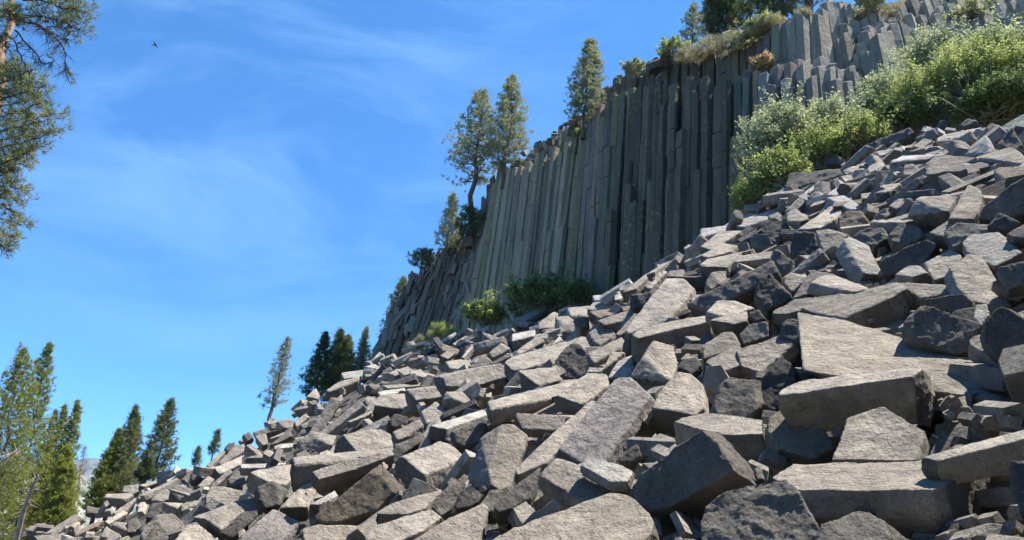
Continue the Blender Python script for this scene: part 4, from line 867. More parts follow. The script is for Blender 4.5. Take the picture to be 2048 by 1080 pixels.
# rock body behind the columns and the hill that goes on above it
ss = np.arange(0, cum[-1] + .1, 1.0); V = []; nl = 5
for s in ss:
    B0, T0, uT = at_s(s); o_ = outward(s)
    k = 1.0 if uT < 1180 else 1.0
    sb = .75 if uT < 1000 else 2.4
    if uT > 1000:
        f = solve_f(B0, T0, -o_ * sb, float(np.interp(uT, R2U, R2V)) + 5); Tn = B0 + (T0 - B0) * f - o_ * sb
    else: Tn = B0 + (T0 - B0) * .975 - o_ * sb
    V += [B0 - o_ * sb - [0, 0, 3], Tn - [0, 0, .3], Tn - o_ * 5 + [0, 0, .6], Tn - o_ * 16 + [0, 0, 1.5 if uT > 1000 else -4], Tn - o_ * 60 + [0, 0, 3.0 if uT > 1000 else -25]]
Fq = [[i * nl + j, (i + 1) * nl + j, (i + 1) * nl + j + 1, i * nl + j + 1] for i in range(len(ss) - 1) for j in range(nl - 1)]
m, t, b = nmat('dry_hillside'); tcn = t.nodes.new('ShaderNodeTexCoord').outputs['Object']
t.links.new(ramp(t, noise(t, tcn, 1.5, 8, .7), .35, .7, (.10, .09, .075, 1), (.28, .25, .17, 1)), b.inputs['Base Color'])
bump(t, b, [(noise(t, tcn, 2.0, 8, .7), .4)]); M_HILL = m
tag(mesh_obj('hill', V, Fq, M_HILL), None, None, None, 'structure')
# loose blocks on the brink: u, v, size in px, tone, label
BR = [(1030,322,34,'W','pale slab perched at the low end of the cliff brink'),(1008,328,26,'G','grey stone at the outer corner of the brink'),(1060,312,24,'W','whitish angular stone on the brink behind the pine'),
      (1078,292,30,'W','bright tilted slab on the brink'),(1098,278,24,'G','grey block stepping up the brink'),(1110,262,20,'T','small tan block on the stepped brink'),(1122,248,30,'G','rounded grey block on the brink'),
      (1134,240,34,'G','split upright block leaning over the brink'),(1150,242,32,'g','dark block wedged at the top of the step'),(1158,228,26,'g','dark stone under the single pine'),(1142,258,22,'G','squat block under the leaning one'),
      (1296,128,30,'W','pale slab jutting below the brink bush'),(1310,118,34,'g','dark overhanging block on the brink'),(1330,106,30,'g','rounded dark boulder on the upper brink'),(1352,104,26,'G','grey boulder between brink bushes'),(1318,140,18,'G','little block under the jutting slab'),
      (1432,66,18,'G','rounded grey block in the brink pile'),(1452,62,22,'T','tan-lit block in the brink pile'),(1468,70,16,'G','small cube in the brink pile'),(1484,64,18,'g','flat dark slab in the brink pile'),(1500,56,20,'G','highest block in the brink pile'),(1444,78,16,'W','pale bit low in the brink pile'),(1460,82,14,'G','grey bit low in the brink pile'),
      (1088,300,14,'T','buff chip beside the bright tilted slab'),(1048,300,16,'W','white chip below the second pine')]
for i, (u, v, px, tone, lab) in enumerate(BR):
    s = float(np.interp(u, GTu, cum)); B0, T0, uT = at_s(s); o_ = outward(s)
    v += 7 if u < 1200 else 13; p = same_range(T0 - o_ * (.5 if u < 1200 else 1.8), u, v); size = px / F * np.linalg.norm(p) * .85
    V, Fc, bm, Lh = prism_template(300 + i)
    me = bpy.data.meshes.new('brink_block'); bm.to_mesh(me); bm.free(); me.materials.append(M_ROCK); me.shade_flat(); me.transform(Matrix.Scale(size / max(Lh, .9), 4))
    o = bpy.data.objects.new('brink_block', me); COL.objects.link(o)
    rd = random.Random(i); o.matrix_world = Matrix.Translation(Vector(p)) @ Matrix.Rotation(rd.uniform(0, 6), 4, 'Z') @ Matrix.Rotation(rd.uniform(-.7, .7), 4, 'Y')
    o.color = (*(np.array(TONE[tone]) * .8), 1); tag(o, lab, 'rock', 'loose blocks along the cliff brink')
# ---------------------------------------------------------------- foliage
def leaf_mat(name, c1, c2, trans=.35, rough=.6):
    m, t, b = nmat(name)
    geo = t.nodes.new('ShaderNodeNewGeometry'); tcn = t.nodes.new('ShaderNodeTexCoord').outputs['Object']
    col = mixc(t, geo.outputs['Random Per Island'], (*c1, 1), (*c2, 1))
    col = mixc(t, 1.0, col, ramp(t, noise(t, tcn, .9, 3, .6), .35, .65, (.75, .78, .8, 1), (1.25, 1.2, 1.1, 1)), 'MULTIPLY')
    t.links.new(col, b.inputs['Base Color']); b.inputs['Roughness'].default_value = rough
    tr = t.nodes.new('ShaderNodeBsdfTranslucent'); t.links.new(col, tr.inputs[0])
    mx_ = t.nodes.new('ShaderNodeMixShader'); mx_.inputs[0].default_value = trans
    t.links.new(b.outputs[0], mx_.inputs[1]); t.links.new(tr.outputs[0], mx_.inputs[2])
    t.links.new(mx_.outputs[0], t.nodes['Material Output'].inputs[0]); return m
def bark_mat(name, c1, c2):
    m, t, b = nmat(name); tcn = t.nodes.new('ShaderNodeTexCoord').outputs['Object']
    n_ = noise(t, mapping(t, tcn, (6, 6, 1.5)), 1.0, 6, .7)
    t.links.new(ramp(t, n_, .35, .62, (*c1, 1), (*c2, 1)), b.inputs['Base Color']); bump(t, b, [(n_, .06)]); return m
PINE = leaf_mat('pine_needles', (.10, .135, .045), (.25, .27, .12))
PALE = leaf_mat('pale_needles', (.20, .23, .11), (.42, .43, .25))
FIR = leaf_mat('fir_needles', (.05, .085, .04), (.14, .18, .07))
OLIVE = leaf_mat('olive_needles', (.15, .20, .04), (.36, .38, .10))
DEAD = leaf_mat('dead_twigs', (.20, .16, .13), (.32, .27, .22), .1)
NEAR = leaf_mat('long_needles', (.12, .16, .05), (.33, .35, .14))
BARK = bark_mat('dark_bark', (.05, .035, .028), (.16, .11, .085))
BARK_T = bark_mat('flaking_orange_bark', (.13, .075, .045), (.46, .30, .19))
BARK_G = bark_mat('weathered_wood', (.25, .21, .17), (.48, .42, .34))
def tufts(C, D, rg, k, nl, nw, spread=1.0):
    """k thin needles from each centre C, pointing roughly along D"""
    n = len(C); C = np.repeat(C, k, 0); D = np.repeat(D, k, 0)
    d = D + rg.normal(0, .62 * spread, (n * k, 3)); d /= np.linalg.norm(d, axis=1)[:, None]
    L_ = nl * rg.uniform(.6, 1.2, (n * k, 1)); s = np.cross(d, rg.normal(0, 1, (n * k, 3))); s /= np.linalg.norm(s, axis=1)[:, None] + 1e-9
    b_ = C + d * L_ * .05; V = np.stack([b_ - s * nw * .5, b_ + s * nw * .5, C + d * L_ + s * nw * .25, C + d * L_ - s * nw * .25], 1).reshape(-1, 3)
    return V, np.arange(len(V)).reshape(-1, 4)
def conifer(name, label, cat, group, ub, vb, ut, vt, d, rpx, mat, bark=None, seed=0, crown0=.12, limbs=46, tuft_n=9, k=12, nl=None, droop=-.15, trunk_px=8, top_pow=.8, sparse=0.0, upturn=.25, flat=0.0, lopsided=(1, 1), spread=1.0, nwf=1.0, bend=0.0):
    rg = np.random.default_rng(seed); rd = random.Random(seed); bark = bark or BARK
    B0 = P(ub, vb, d); T0 = same_range(B0, ut, vt); H = np.linalg.norm(T0 - B0); ax = (T0 - B0) / H
    pxm = d / F; rpx *= 1.18; Rm = rpx * pxm; nl = nl or max(.16, 5.6 * pxm); nw = max(.012, nl * .13) * nwf
    root = empty(name, Vector(B0)); tag(root, label, cat, group)
    e1 = np.cross(ax, [0, 1, 0]); e1 /= np.linalg.norm(e1); e2 = np.cross(ax, e1)
    m_ = 12; path = [B0 + (T0 - B0) * (i / m_) + (e1 * rd.gauss(0, .008 * H) + e2 * rd.gauss(0, .008 * H)) * (0 < i < m_) + e1 * bend * H * 4 * (i / m_) * (1 - i / m_) for i in range(m_ + 1)]
    path = np.array(path); r0 = trunk_px * pxm / 2
    tb = MB(); tb.tube(np.concatenate([[B0 - ax * (15 if seed == 34 else 3.5 if d < 53 else 1.2)], path]), [r0 * 1.15] + [r0 * (1 - .93 * (i / m_) ** .9) for i in range(m_ + 1)], 8)
    tb.build('trunk', bark, root, True, loc=B0)
    lm = MB(); C, Dd = [], []
    def on(t_): i = min(int(t_ * m_), m_ - 1); f = t_ * m_ - i; return path[i] * (1 - f) + path[i + 1] * f
    limbs = int(limbs * 1.35)
    for i in range(limbs):
        t_ = crown0 + (1 - crown0) * ((i + rd.random()) / limbs) ** .85
        rel = (t_ - crown0) / (1 - crown0)
        prof = (1 - rel) ** (top_pow * 1.3) * min(1, .45 + rel * 4.0) + .02
        a = i * 2.399 + rd.uniform(-.5, .5); dirh = e1 * math.cos(a) + e2 * math.sin(a)
        side = lopsided[0] if dirh[0] < 0 else lopsided[1]
        Ln = Rm * prof * rd.uniform(.62, 1.15) * side
        if rd.random() < sparse: Ln *= .45
        p0 = on(min(t_, .995)); seg = 6; pts_ = [p0]
        for q in range(1, seg + 1):
            f = q / seg
            pts_.append(p0 + dirh * Ln * f + ax * (droop * Ln * f + upturn * Ln * f * f + rel * .35 * Ln * f) + rg.normal(0, .03 * Ln, 3))
        pts_ = np.array(pts_); lm.tube(pts_, [max(.008, r0 * .22 * (1 - rel * .7) * (1 - .85 * q / seg)) for q in range(seg + 1)], 4)
        nt_ = max(3, int(tuft_n * (1.5 if mat in (OLIVE, FIR) else 1.15) * (Ln / Rm + .3)))
        for q in range(nt_):
            f = rd.uniform(.22, 1.02) if q else 1.0
            j = min(int(f * seg), seg - 1); g = f * seg - j; c = pts_[j] * (1 - g) + pts_[j + 1] * g
            lat = np.cross(dirh, ax) * rd.gauss(0, .20) * Ln * (.25 + f * .8)
            c2 = c + lat + ax * rd.gauss(.02, .05 + flat) * Ln
            if rd.random() < .3: lm.tube(np.array([c, c2]), [.012, .006], 3)
            dv = dirh * .6 + ax * .5 + lat / (Ln + 1e-6)
            C.append(c2); Dd.append(dv / np.linalg.norm(dv))
    C.append(T0); Dd.append(ax); C.append(T0 - ax * nl); Dd.append(ax)
    if mat is not None:
        V, Fq = tufts(np.array(C), np.array(Dd), rg, k, nl, nw, spread)
        # a second set of smaller sprigs fills each clump out
        C2 = np.repeat(np.array(C), 2, 0) + rg.normal(0, nl * .55, (len(C) * 2, 3))
        V2, F2 = tufts(C2, np.repeat(np.array(Dd), 2, 0), rg, max(3, k // 2), nl * .8, nw, spread)
        V = np.concatenate([V, V2]); Fq = np.concatenate([Fq, F2 + len(Fq) * 4])
        mesh_obj('crown', V - B0, Fq, mat, root)
    lm.build('branches', bark, root, False, loc=B0)
    return root
GL = 'trees standing at the left foot of the talus'; GC = 'trees on the cliff brink'; GS = 'trees showing over the talus skyline'
conifer('pine_tree', 'tallest dense olive-green pine at the foot of the talus', 'tree', GL, 10,1140, 100,688, 46, 92, OLIVE, seed=1, crown0=.02, limbs=150, tuft_n=11, k=16, top_pow=.72, upturn=.4, lopsided=(.9, .75))
conifer('pine_tree', 'bushy olive pine filling the lower left corner', 'tree', GL, -50,1140, 48,700, 42, 105, OLIVE, seed=2, crown0=.02, limbs=150, tuft_n=11, k=16, top_pow=.7, upturn=.4)
conifer('dead_tree', 'dead reddish pine top with bare twigs rising among the green pines', 'tree', GL, -30,1000, 42,686, 50, 45, DEAD, BARK_G, seed=3, crown0=.4, limbs=50, tuft_n=5, k=6, nwf=.5, top_pow=.9, upturn=.4)
conifer('pine_tree', 'narrow pine with thin grey-green tip beside the tallest one', 'tree', GL, 90,1140, 155,803, 47, 48, OLIVE, seed=4, crown0=.02, limbs=110, tuft_n=10, k=14, top_pow=.75, upturn=.4)
conifer('pine_tree', 'middle pine of the close trio by the snag', 'tree', GL, 62,1140, 130,812, 49, 50, OLIVE, seed=5, crown0=.02, limbs=90, tuft_n=10, k=14, top_pow=.8, upturn=.4)
conifer('pine_tree', 'short dark-tipped pine in front of the tallest one', 'tree', GL, 50,1140, 112,822, 50, 44, PINE, seed=6, crown0=.02, limbs=80, tuft_n=10, k=14, top_pow=.8, upturn=.4)
conifer('pine_tree', 'low bushy pine right where the blocks begin', 'tree', GL, 108,1110, 136,893, 44, 34, OLIVE, seed=7, crown0=.02, limbs=100, tuft_n=11, k=16, top_pow=.55, upturn=.4)
conifer('dead_tree', 'bare pale snag with drooping tip beside the mountain gap', 'tree', GL, 150,1020, 170,895, 55, 14, DEAD, BARK_G, seed=8, crown0=.3, limbs=30, tuft_n=4, k=5, nwf=.5, droop=-.5)
conifer('pine_tree', 'taller twin-tipped pine in the pair near the mountain gap', 'tree', GL, 215,1020, 272,814, 58, 44, PINE, seed=9, crown0=.03, limbs=100, tuft_n=10, k=14, top_pow=.75, upturn=.4)
conifer('pine_tree', 'second tip leaning against the twin-tipped pine', 'tree', GL, 235,1020, 277,836, 60, 34, PINE, seed=10, crown0=.03, limbs=80, tuft_n=9, k=14, upturn=.4)
conifer('pine_tree', 'lower pine on the mountain side of the pair', 'tree', GL, 185,1040, 238,860, 57, 27, OLIVE, seed=11, crown0=.03, limbs=90, tuft_n=10, k=14, upturn=.4)
conifer('dead_tree', 'thin grey snag between the pair and the lone pine', 'tree', GL, 282,975, 301,880, 57, 12, DEAD, BARK_G, seed=12, crown0=.2, limbs=34, tuft_n=4, k=5, nwf=.5)
conifer('pine_tree', 'lone leaning pine where the talus skyline begins', 'tree', GL, 306,962, 343,800, 54, 36, PINE, seed=13, crown0=.05, limbs=90, tuft_n=9, k=13, top_pow=.65, upturn=.3, trunk_px=6)
conifer('pine_tree', 'small dark fir at the base of the lone leaning pine', 'tree', GL, 288,960, 293,918, 53, 20, FIR, seed=14, crown0=.0, limbs=40, tuft_n=9, k=12)
conifer('pine_tree', 'tiny tree tip on the skyline, the taller of two', 'tree', GS, 424,915, 437,861, 60, 11, PINE, seed=15, crown0=.1, limbs=30, tuft_n=5, k=9, trunk_px=3)
conifer('pine_tree', 'tiniest tree tip on the skyline', 'tree', GS, 388,935, 398,896, 62, 9, PINE, seed=16, crown0=.1, limbs=22, tuft_n=5, k=8, trunk_px=3)
conifer('pine_tree', 'thin sparse pine with bare lower trunk standing alone on the skyline', 'tree', GS, 536,850, 575,676, 50, 29, PALE, seed=17, crown0=.18, limbs=62, tuft_n=7, k=9, sparse=.3, trunk_px=8, top_pow=.55, droop=-.2, flat=.03)
conifer('fir_tree', 'dark fir with ragged low boughs on the skyline', 'tree', GS, 628,800, 652,667, 56, 38, FIR, seed=18, crown0=.05, limbs=74, tuft_n=9, k=13, droop=-.4, top_pow=.75, trunk_px=6)
conifer('fir_tree', 'greenest full fir in the middle of the skyline group', 'tree', GS, 670,800, 682,661, 58, 42, PINE, seed=19, crown0=.04, limbs=100, tuft_n=10, k=14, droop=-.3, top_pow=.7)
conifer('fir_tree', 'lighter fir overlapping the full one', 'tree', GS, 690,790, 697,672, 60, 32, PINE, seed=20, crown0=.04, limbs=80, tuft_n=9, k=13, droop=-.3)
conifer('fir_tree', 'slim grey-green spire beside the firs', 'tree', GS, 718,765, 733,657, 60, 19, PALE, seed=21, crown0=.05, limbs=60, tuft_n=7, k=10)
conifer('pine_tree', 'pine half hidden behind the splayed end of the cliff', 'tree', GC, 775,730, 807,556, 70, 32, PINE, seed=22, crown0=.1, limbs=70, tuft_n=9, k=12, top_pow=.6)
conifer('pine_tree', 'small twisted pine on the splayed cliff end', 'tree', GC, 842,553, 850,503, 63, 27, FIR, seed=23, crown0=.4, limbs=22, tuft_n=6, k=12, trunk_px=4, top_pow=.4, flat=.05, bend=.05)
conifer('pine_tree', 'pale sparse tree half way up the cliff end', 'tree', GC, 892,512, 907,390, 64, 26, PALE, seed=24, crown0=.08, limbs=60, tuft_n=7, k=11, top_pow=.6, trunk_px=5)
conifer('pine_tree', 'biggest brink pine with a thick bare dark trunk', 'tree', GC, 942,470, 970,184, 62, 64, PALE, seed=25, crown0=.34, limbs=82, tuft_n=12, k=15, top_pow=.55, trunk_px=15, droop=-.25, upturn=.3, lopsided=(1.1, .85), bend=.01)
conifer('pine_tree', 'dark low bough clump at the foot of the biggest brink pine', 'tree', GC, 944,478, 938,418, 61.5, 34, FIR, seed=41, crown0=.1, limbs=26, tuft_n=9, k=12, top_pow=.4, trunk_px=4)
conifer('pine_tree', 'full conical pine standing right behind the biggest one', 'tree', GC, 1008,352, 1026,153, 62, 52, PALE, seed=26, crown0=.08, limbs=92, tuft_n=12, k=15, top_pow=.62, trunk_px=9, upturn=.3)
conifer('pine_tree', 'single pine at the step in the brink', 'tree', GC, 1168,250, 1184,83, 53, 36, PALE, seed=27, crown0=.05, limbs=84, tuft_n=11, k=14, top_pow=.38, trunk_px=8)
conifer('pine_tree', 'little open pine on the upper brink', 'tree', GC, 1382,104, 1388,9, 47, 24, PALE, seed=28, crown0=.1, limbs=34, tuft_n=6, k=13, top_pow=.5, trunk_px=4, spread=1.3)
conifer('fir_tree', 'dense dark fir above the brink pile', 'tree', GC, 1450,70, 1455,-90, 49, 46, FIR, seed=29, crown0=.0, limbs=110, tuft_n=12, k=15, top_pow=.5)
conifer('pine_tree', 'light pine at the outer side of the dense dark fir', 'tree', GC, 1420,75, 1424,-30, 50, 22, PALE, seed=30, crown0=.05, limbs=50, tuft_n=8, k=13, top_pow=.5)
conifer('pine_tree', 'grey-green open pine between the two dark firs', 'tree', GC, 1500,75, 1506,-110, 51, 52, PALE, seed=31, crown0=.0, limbs=90, tuft_n=9, k=13, top_pow=.5)
conifer('fir_tree', 'black-green fir with hanging boughs above the stepped columns', 'tree', GC, 1560,60, 1556,-120, 47, 58, FIR, seed=32, crown0=.05, limbs=100, tuft_n=12, k=15, top_pow=.45, droop=-.5)
conifer('pine_tree', 'thick dark trunk rising behind the highest columns', 'tree', GC, 1618,45, 1612,-190, 48, 62, FIR, seed=33, crown0=.24, limbs=70, tuft_n=10, k=14, trunk_px=22, droop=-.5, top_pow=.4)
# the near pine on the left edge
near_root = conifer('pine_tree', 'near pine with orange bark and long bare hanging branches, cut by the left edge', 'tree', None, -62,560, 62,-260, 19, 150, None, BARK_T, seed=34, crown0=.99, limbs=1, trunk_px=36)
def near_limb(path_px, d, r0, lm, C, Dd, seed, tuft_from=.4, n=30, rad_px=16, hang=0.0, twigs=0):
    rd = random.Random(seed); pts_ = np.array([P(u, v, d + dd) for u, v, dd in path_px]); m_ = len(pts_)
    q = np.linspace(0, m_ - 1, m_ * 3); dense = np.stack([np.interp(q, range(m_), pts_[:, i]) for i in range(3)], 1)
    dense[1:-1] += np.random.default_rng(seed).normal(0, .018, dense[1:-1].shape)
    lm.tube(dense, list(np.linspace(r0, .008, len(dense))), 5)
    for i in range(n + twigs):
        f = rd.uniform(tuft_from if i < n else .2, 1.0); j = f * (len(dense) - 1); a = int(min(j, len(dense) - 2)); c = dense[a] + (dense[a + 1] - dense[a]) * (j - a)
        ln = rad_px / F * d * rd.uniform(.4, 1.5); ang = rd.uniform(0, 6.28)
        dv = np.array([math.cos(ang), math.sin(ang) * .8, rd.uniform(-.5, .9) - hang]); dv /= np.linalg.norm(dv)
        mid = c + dv * ln * .5 + np.array([rd.gauss(0, .03), 0, -.03]); e = c + dv * ln
        lm.tube(np.array([c, mid, e]), [.008, .006, .003], 3)
        if i < n:
            for g in range(3): C.append(e + np.random.default_rng(seed * 99 + i * 3 + g).normal(0, .05, 3)); Dd.append(dv + np.array([0, 0, .4]))
        else:
            for g in range(3):
                e2_ = e + np.array([rd.gauss(0, .12), rd.gauss(0, .1), -rd.uniform(.05, .3)]); lm.tube(np.array([mid if g else e, e2_]), [.005, .002], 3)
lm = MB(); C, Dd = [], []
NL = [([(38,30,0),(80,30,0),(125,45,.3),(165,60,.4)], .03, .35, 60, 20, 0, 0), ([(45,0,0),(90,0,.2),(130,18,.5),(170,25,.6)], .03, .3, 70, 22, 0, 0), ([(50,-30,0),(100,-40,-.2),(150,-10,0)], .03, .3, 70, 24, 0, 0),
      ([(35,40,0),(75,50,-.3),(110,70,-.4),(130,100,-.3),(132,150,-.2)], .035, .9, 2, 14, .6, 60), ([(30,60,0),(60,95,.2),(90,130,.3),(110,120,.2)], .025, .95, 2, 12, .5, 34), ([(28,80,0),(45,120,-.3),(58,145,-.3),(55,170,-.3)], .022, .95, 2, 10, .5, 22), ([(40,30,0),(90,60,.5),(140,80,.6)], .022, .8, 6, 12, .3, 34),
      ([(-5,5,0),(15,20,-.5),(25,40,-.6)], .025, .2, 60, 20, 0, 0), ([(-20,60,0),(0,70,-.4),(15,95,-.4)], .02, .3, 20, 16, 0, 6)]
for k_ in range(13):
    v0 = 128 + k_ * 16; ln = [40, 66, 80, 92, 84, 96, 112, 100, 118, 108, 92, 70, 52][k_]
    NL.append(([(-25, v0 + 30, 0), (ln * .4, v0 + 14, .5 * (-1) ** k_), (ln, v0 + 4 - (10 if k_ % 2 else 0), .8 * (-1) ** k_)], 0.022, .15, 36, 20, 0, 8))
for k_ in range(7):
    v0 = 340 + k_ * 24; ln = [22, 42, 46, 34, 40, 26, 8][k_]
    NL.append(([(-30, v0 - 12, 0), (ln * .4, v0 + 6, .4 * (-1) ** k_), (ln, v0 + 14, .6 * (-1) ** k_)], .02, .2, 25, 17, .1, 6))
NL.append(([(2,310,0),(18,325,0),(28,345,0),(40,372,0)], .02, .85, 8, 12, .4, 14))
for i, (pp, r0, tf, n_, rp, hg, tw) in enumerate(NL): near_limb(pp, 19, r0, lm, C, Dd, 500 + i, tf, n_, rp, hg, tw)
nb = np.array(near_root.location)
lm.build('branches', BARK, near_root, False, loc=nb)
V, Fq = tufts(np.array(C), np.array(Dd) / np.linalg.norm(np.array(Dd), axis=1)[:, None], np.random.default_rng(3), 9, .15, .012, .9)
mesh_obj('crown', V - nb, Fq, NEAR, near_root)
for o_ in list(near_root.children):
    if o_.name.startswith('branches') and len(o_.data.vertices) < 400: bpy.data.objects.remove(o_)
# leaning bare trunks at lower left
for lab, pp, r_ in (('bare pale trunk leaning against the olive pines', [(28,1100),(45,1030),(60,985),(76,950)], .16), ('broken pale branch poking in from the left edge', [(-30,935),(0,925),(22,912),(38,898)], .07)):
    mb = MB(); ps = np.array([P(u, v, 36) for u, v in pp]); mb.tube(ps, list(np.linspace(r_, r_ * .35, len(ps))), 7)
    rd = random.Random(5)
    for i in range(24):
        a = ps[rd.randrange(len(ps) - 1)]; b2 = ps[-1] * .5 + a * .5 if rd.random() < .3 else a
        c_ = a + (ps[-1] - a) * rd.random(); mb.tube(np.array([c_, c_ + np.array([rd.gauss(0, .35), rd.gauss(0, .3), rd.gauss(.0, .3)])]), [.022, .008], 3)
    base_ = ps[0]; tag(mb.build('fallen_snag', BARK_G, None, True, loc=base_), lab, 'dead trunk')

# unseen conifers added behind the viewer to shut off sky light
def wood(seed=77):
    rg = np.random.default_rng(seed); rd = random.Random(seed); C, Dd = [], []; tb = MB()
    for i in range(58):
        a = R(rd.uniform(178, 362)); r = rd.uniform(13, 40); x, y = r * math.cos(a), r * math.sin(a) - 1
        if x > 6: y -= 6
        z0 = float(height([(x, y)])[0]) - .5 if x > 2 else -2.2
        z0 = min(z0, 3); H = rd.uniform(18, 27); Wd = rd.uniform(2.6, 4.0)
        tb.tube(np.array([[x, y, z0], [x, y, z0 + H]]), [.3, .04], 6)
        for q in range(520):
            f = rd.uniform(.08, 1); an = rd.uniform(0, 6.28); rr_ = Wd * (1 - f) ** .8 * rd.uniform(.3, 1.0)
            C.append((x + rr_ * math.cos(an), y + rr_ * math.sin(an), z0 + H * f)); Dd.append((math.cos(an) * .7, math.sin(an) * .7, .3))
    V, Fq = tufts(np.array(C), np.array(Dd), rg, 7, .62, .16); tb.add(V, Fq)
    return tb.build('sky_blocking_forest', FIR, None)
tag(wood(), 'dark conifer wood added behind the viewer to block sky light', None, None, 'stuff')
# ---------------------------------------------------------------- shrubs
L_BRIGHT = leaf_mat('bright_leaves', (.17, .24, .05), (.46, .50, .20), .42)
L_GREY = leaf_mat('silvery_leaves', (.22, .27, .11), (.54, .57, .38), .35)
L_DARK = leaf_mat('deep_green_shaded_leaves', (.09, .14, .045), (.20, .26, .09), .35)  # deep green; cliff-foot shade is put into this leaf colour too
L_DRY = leaf_mat('straw_leaves', (.26, .25, .12), (.48, .45, .27), .35)
L_RUST = leaf_mat('rusty_leaves', (.40, .26, .14), (.58, .48, .28), .4)
STEM = bark_mat('shrub_stems', (.20, .17, .13), (.42, .38, .32))
def shrub(label, u, v, d, rx, ry, mat, n, seed, group=None, leaf=.05, sprigs=0, name='shrub', clump=.22, blade=False, mat2=None):
    rg = np.random.default_rng(seed); rd = random.Random(seed); px = d / F
    c = P(u, v, d); X = rx * px; Z = ry * px; base = c - np.array([0, 0, Z * .95])
    root = empty(name, Vector(base)); tag(root, label, 'shrub', group)
    nc = max(14, n // 70); mb = MB(); cl = []
    r_, fwd, right = view_basis(u, v)
    for i in range(nc + sprigs):
        a = rd.uniform(0, 6.28); el = math.asin(rd.uniform(-.45, 1)); rr_ = rd.uniform(.35, 1.0) ** .7 if i < nc else rd.uniform(1.1, 1.55)
        dv = right * X * math.cos(a) * math.cos(el) + fwd * X * .8 * math.sin(a) * math.cos(el) + np.array([0, 0, Z * math.sin(el)])
        p = c + dv * rr_ + rg.normal(0, .07 * X, 3)
        s0 = base + np.array([rd.gauss(0, .25 * X), rd.gauss(0, .15 * X), 0]); md = s0 * .35 + p * .65 - np.array([0, 0, .10 * Z])
        md = md + rg.normal(0, .10 * X, 3)
        pth = np.array([s0, s0 * .5 + md * .5 + rg.normal(0, .05 * X, 3), md, p])
        cl.append((pth, i >= nc))
        if (i % 3 == 0 and ry > 36) or i % 9 == 0 or i >= nc: mb.tube(pth, [.026, .02, .014, .005], 4)
    per = n / len(cl); Vs_ = []
    for pth, spr in cl:
        k = int(per * (.8 if spr else 1) * rd.uniform(.5, 1.5)) + 4; f = rg.uniform(.15, 1.05, (k, 1)) ** .8
        L0 = np.linalg.norm(pth[3] - pth[2]); q = pth[2] + (pth[3] - pth[2]) * f
        sg = clump * (.75 - .5 * f) * rd.uniform(.6, 1.2); q = q + np.clip(rg.normal(0, 1, (k, 3)), -1.7, 1.7) * sg
        nrm_ = rg.normal(0, .8, (k, 3)) + [0, -.15, .9]; nrm_ /= np.linalg.norm(nrm_, axis=1)[:, None]
        a1 = np.cross(nrm_, rg.normal(0, 1, (k, 3)))
        if blade: a1 = rg.normal(0, .45, (k, 3)) + [0, 0, 1]
        a1 /= np.linalg.norm(a1, axis=1)[:, None]; a2 = np.cross(nrm_, a1)
        l_ = leaf * rg.uniform(.6, 1.35, (k, 1)); w_ = l_ * (.14 if blade else .6)
        if blade: l_ = l_ * 2.2
        Vs_.append(np.stack([q - a1 * l_, q + a2 * w_, q + a1 * l_, q - a2 * w_], 1).reshape(-1, 3))
    V = np.concatenate(Vs_); o = mesh_obj('foliage', V - base, np.arange(len(V)).reshape(-1, 4), mat, root)
    mb.build('stems', STEM, root, False, loc=base)
    return root
GB_ = 'shrubs between the talus and the cliff'
SH = [('silvery shrub with long sprigs in front of the dark wall', 1565,262,27.5, 58,62, L_GREY, 9000, 24),
      ('low silvery shrub leaning left over the dark wall', 1520,310,27, 36,48, L_GREY, 4500, 14),
      ('silvery shrub below the middle lit columns', 1650,250,28, 46,50, L_GREY, 6500, 14),
      ('bright green shrub lowest beside the block slope', 1505,392,25, 36,34, L_BRIGHT, 5000, 8),
      ('bright green shrub above the dark log', 1560,345,25, 52,50, L_BRIGHT, 8000, 4),
      ('bright green shrub at the middle of the slope edge', 1635,300,26, 60,46, L_BRIGHT, 8500, 4),
      ('yellow-green shrub below the lichen-stained columns', 1715,272,26, 56,44, L_BRIGHT, 8000, 4),
      ('tall silvery shrub under the short blocky columns', 1775,200,29, 52,56, L_GREY, 9000, 14),
      ('silvery shrub top against the blocky columns', 1758,178,30, 26,24, L_GREY, 4000, 10),
      ('silvery pointed shrub rising in front of the top ledges', 1868,112,30, 50,52, L_GREY, 7000, 12),
      ('green shrub filling the middle of the thicket', 1850,195,27, 80,62, L_BRIGHT, 13000, 6),
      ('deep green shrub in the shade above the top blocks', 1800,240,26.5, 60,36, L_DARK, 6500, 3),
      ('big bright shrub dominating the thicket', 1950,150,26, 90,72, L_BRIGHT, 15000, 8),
      ('silvery shrub over the biggest bright one', 1965,108,28, 80,40, L_GREY, 9000, 10),
      ('bright shrub cut by the edge of the view', 2050,160,25, 76,80, L_BRIGHT, 13000, 6),
      ('deep green shrub just above the greenish slab', 1990,205,24, 80,30, L_DARK, 8000, 3)]
for i, (lab, u, v, d, rx, ry, mt, n, sg) in enumerate(SH):
    shrub(lab, u, v, d, rx * 1.15, ry * 1.15, mt, int(n * 1.5), 700 + i, GB_, .042 if mt is L_BRIGHT else .05, sg * 2 + 4, clump=.30)
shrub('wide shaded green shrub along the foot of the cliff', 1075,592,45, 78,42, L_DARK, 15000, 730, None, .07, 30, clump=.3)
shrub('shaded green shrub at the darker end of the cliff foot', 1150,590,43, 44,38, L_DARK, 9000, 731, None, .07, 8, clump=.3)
shrub('yellow-green shrub end catching sun at the cliff foot', 972,624,46, 46,26, L_BRIGHT, 9000, 732, None, .07, 8, clump=.3)
shrub('small yellow-green brush below the splayed cliff end', 888,662,50, 32,18, L_BRIGHT, 4000, 733, None, .09, 4, blade=True)
shrub('smallest yellow tuft on the upper rubble', 842,680,52, 13,9, L_DRY, 900, 734, None, .08, 0, blade=True)
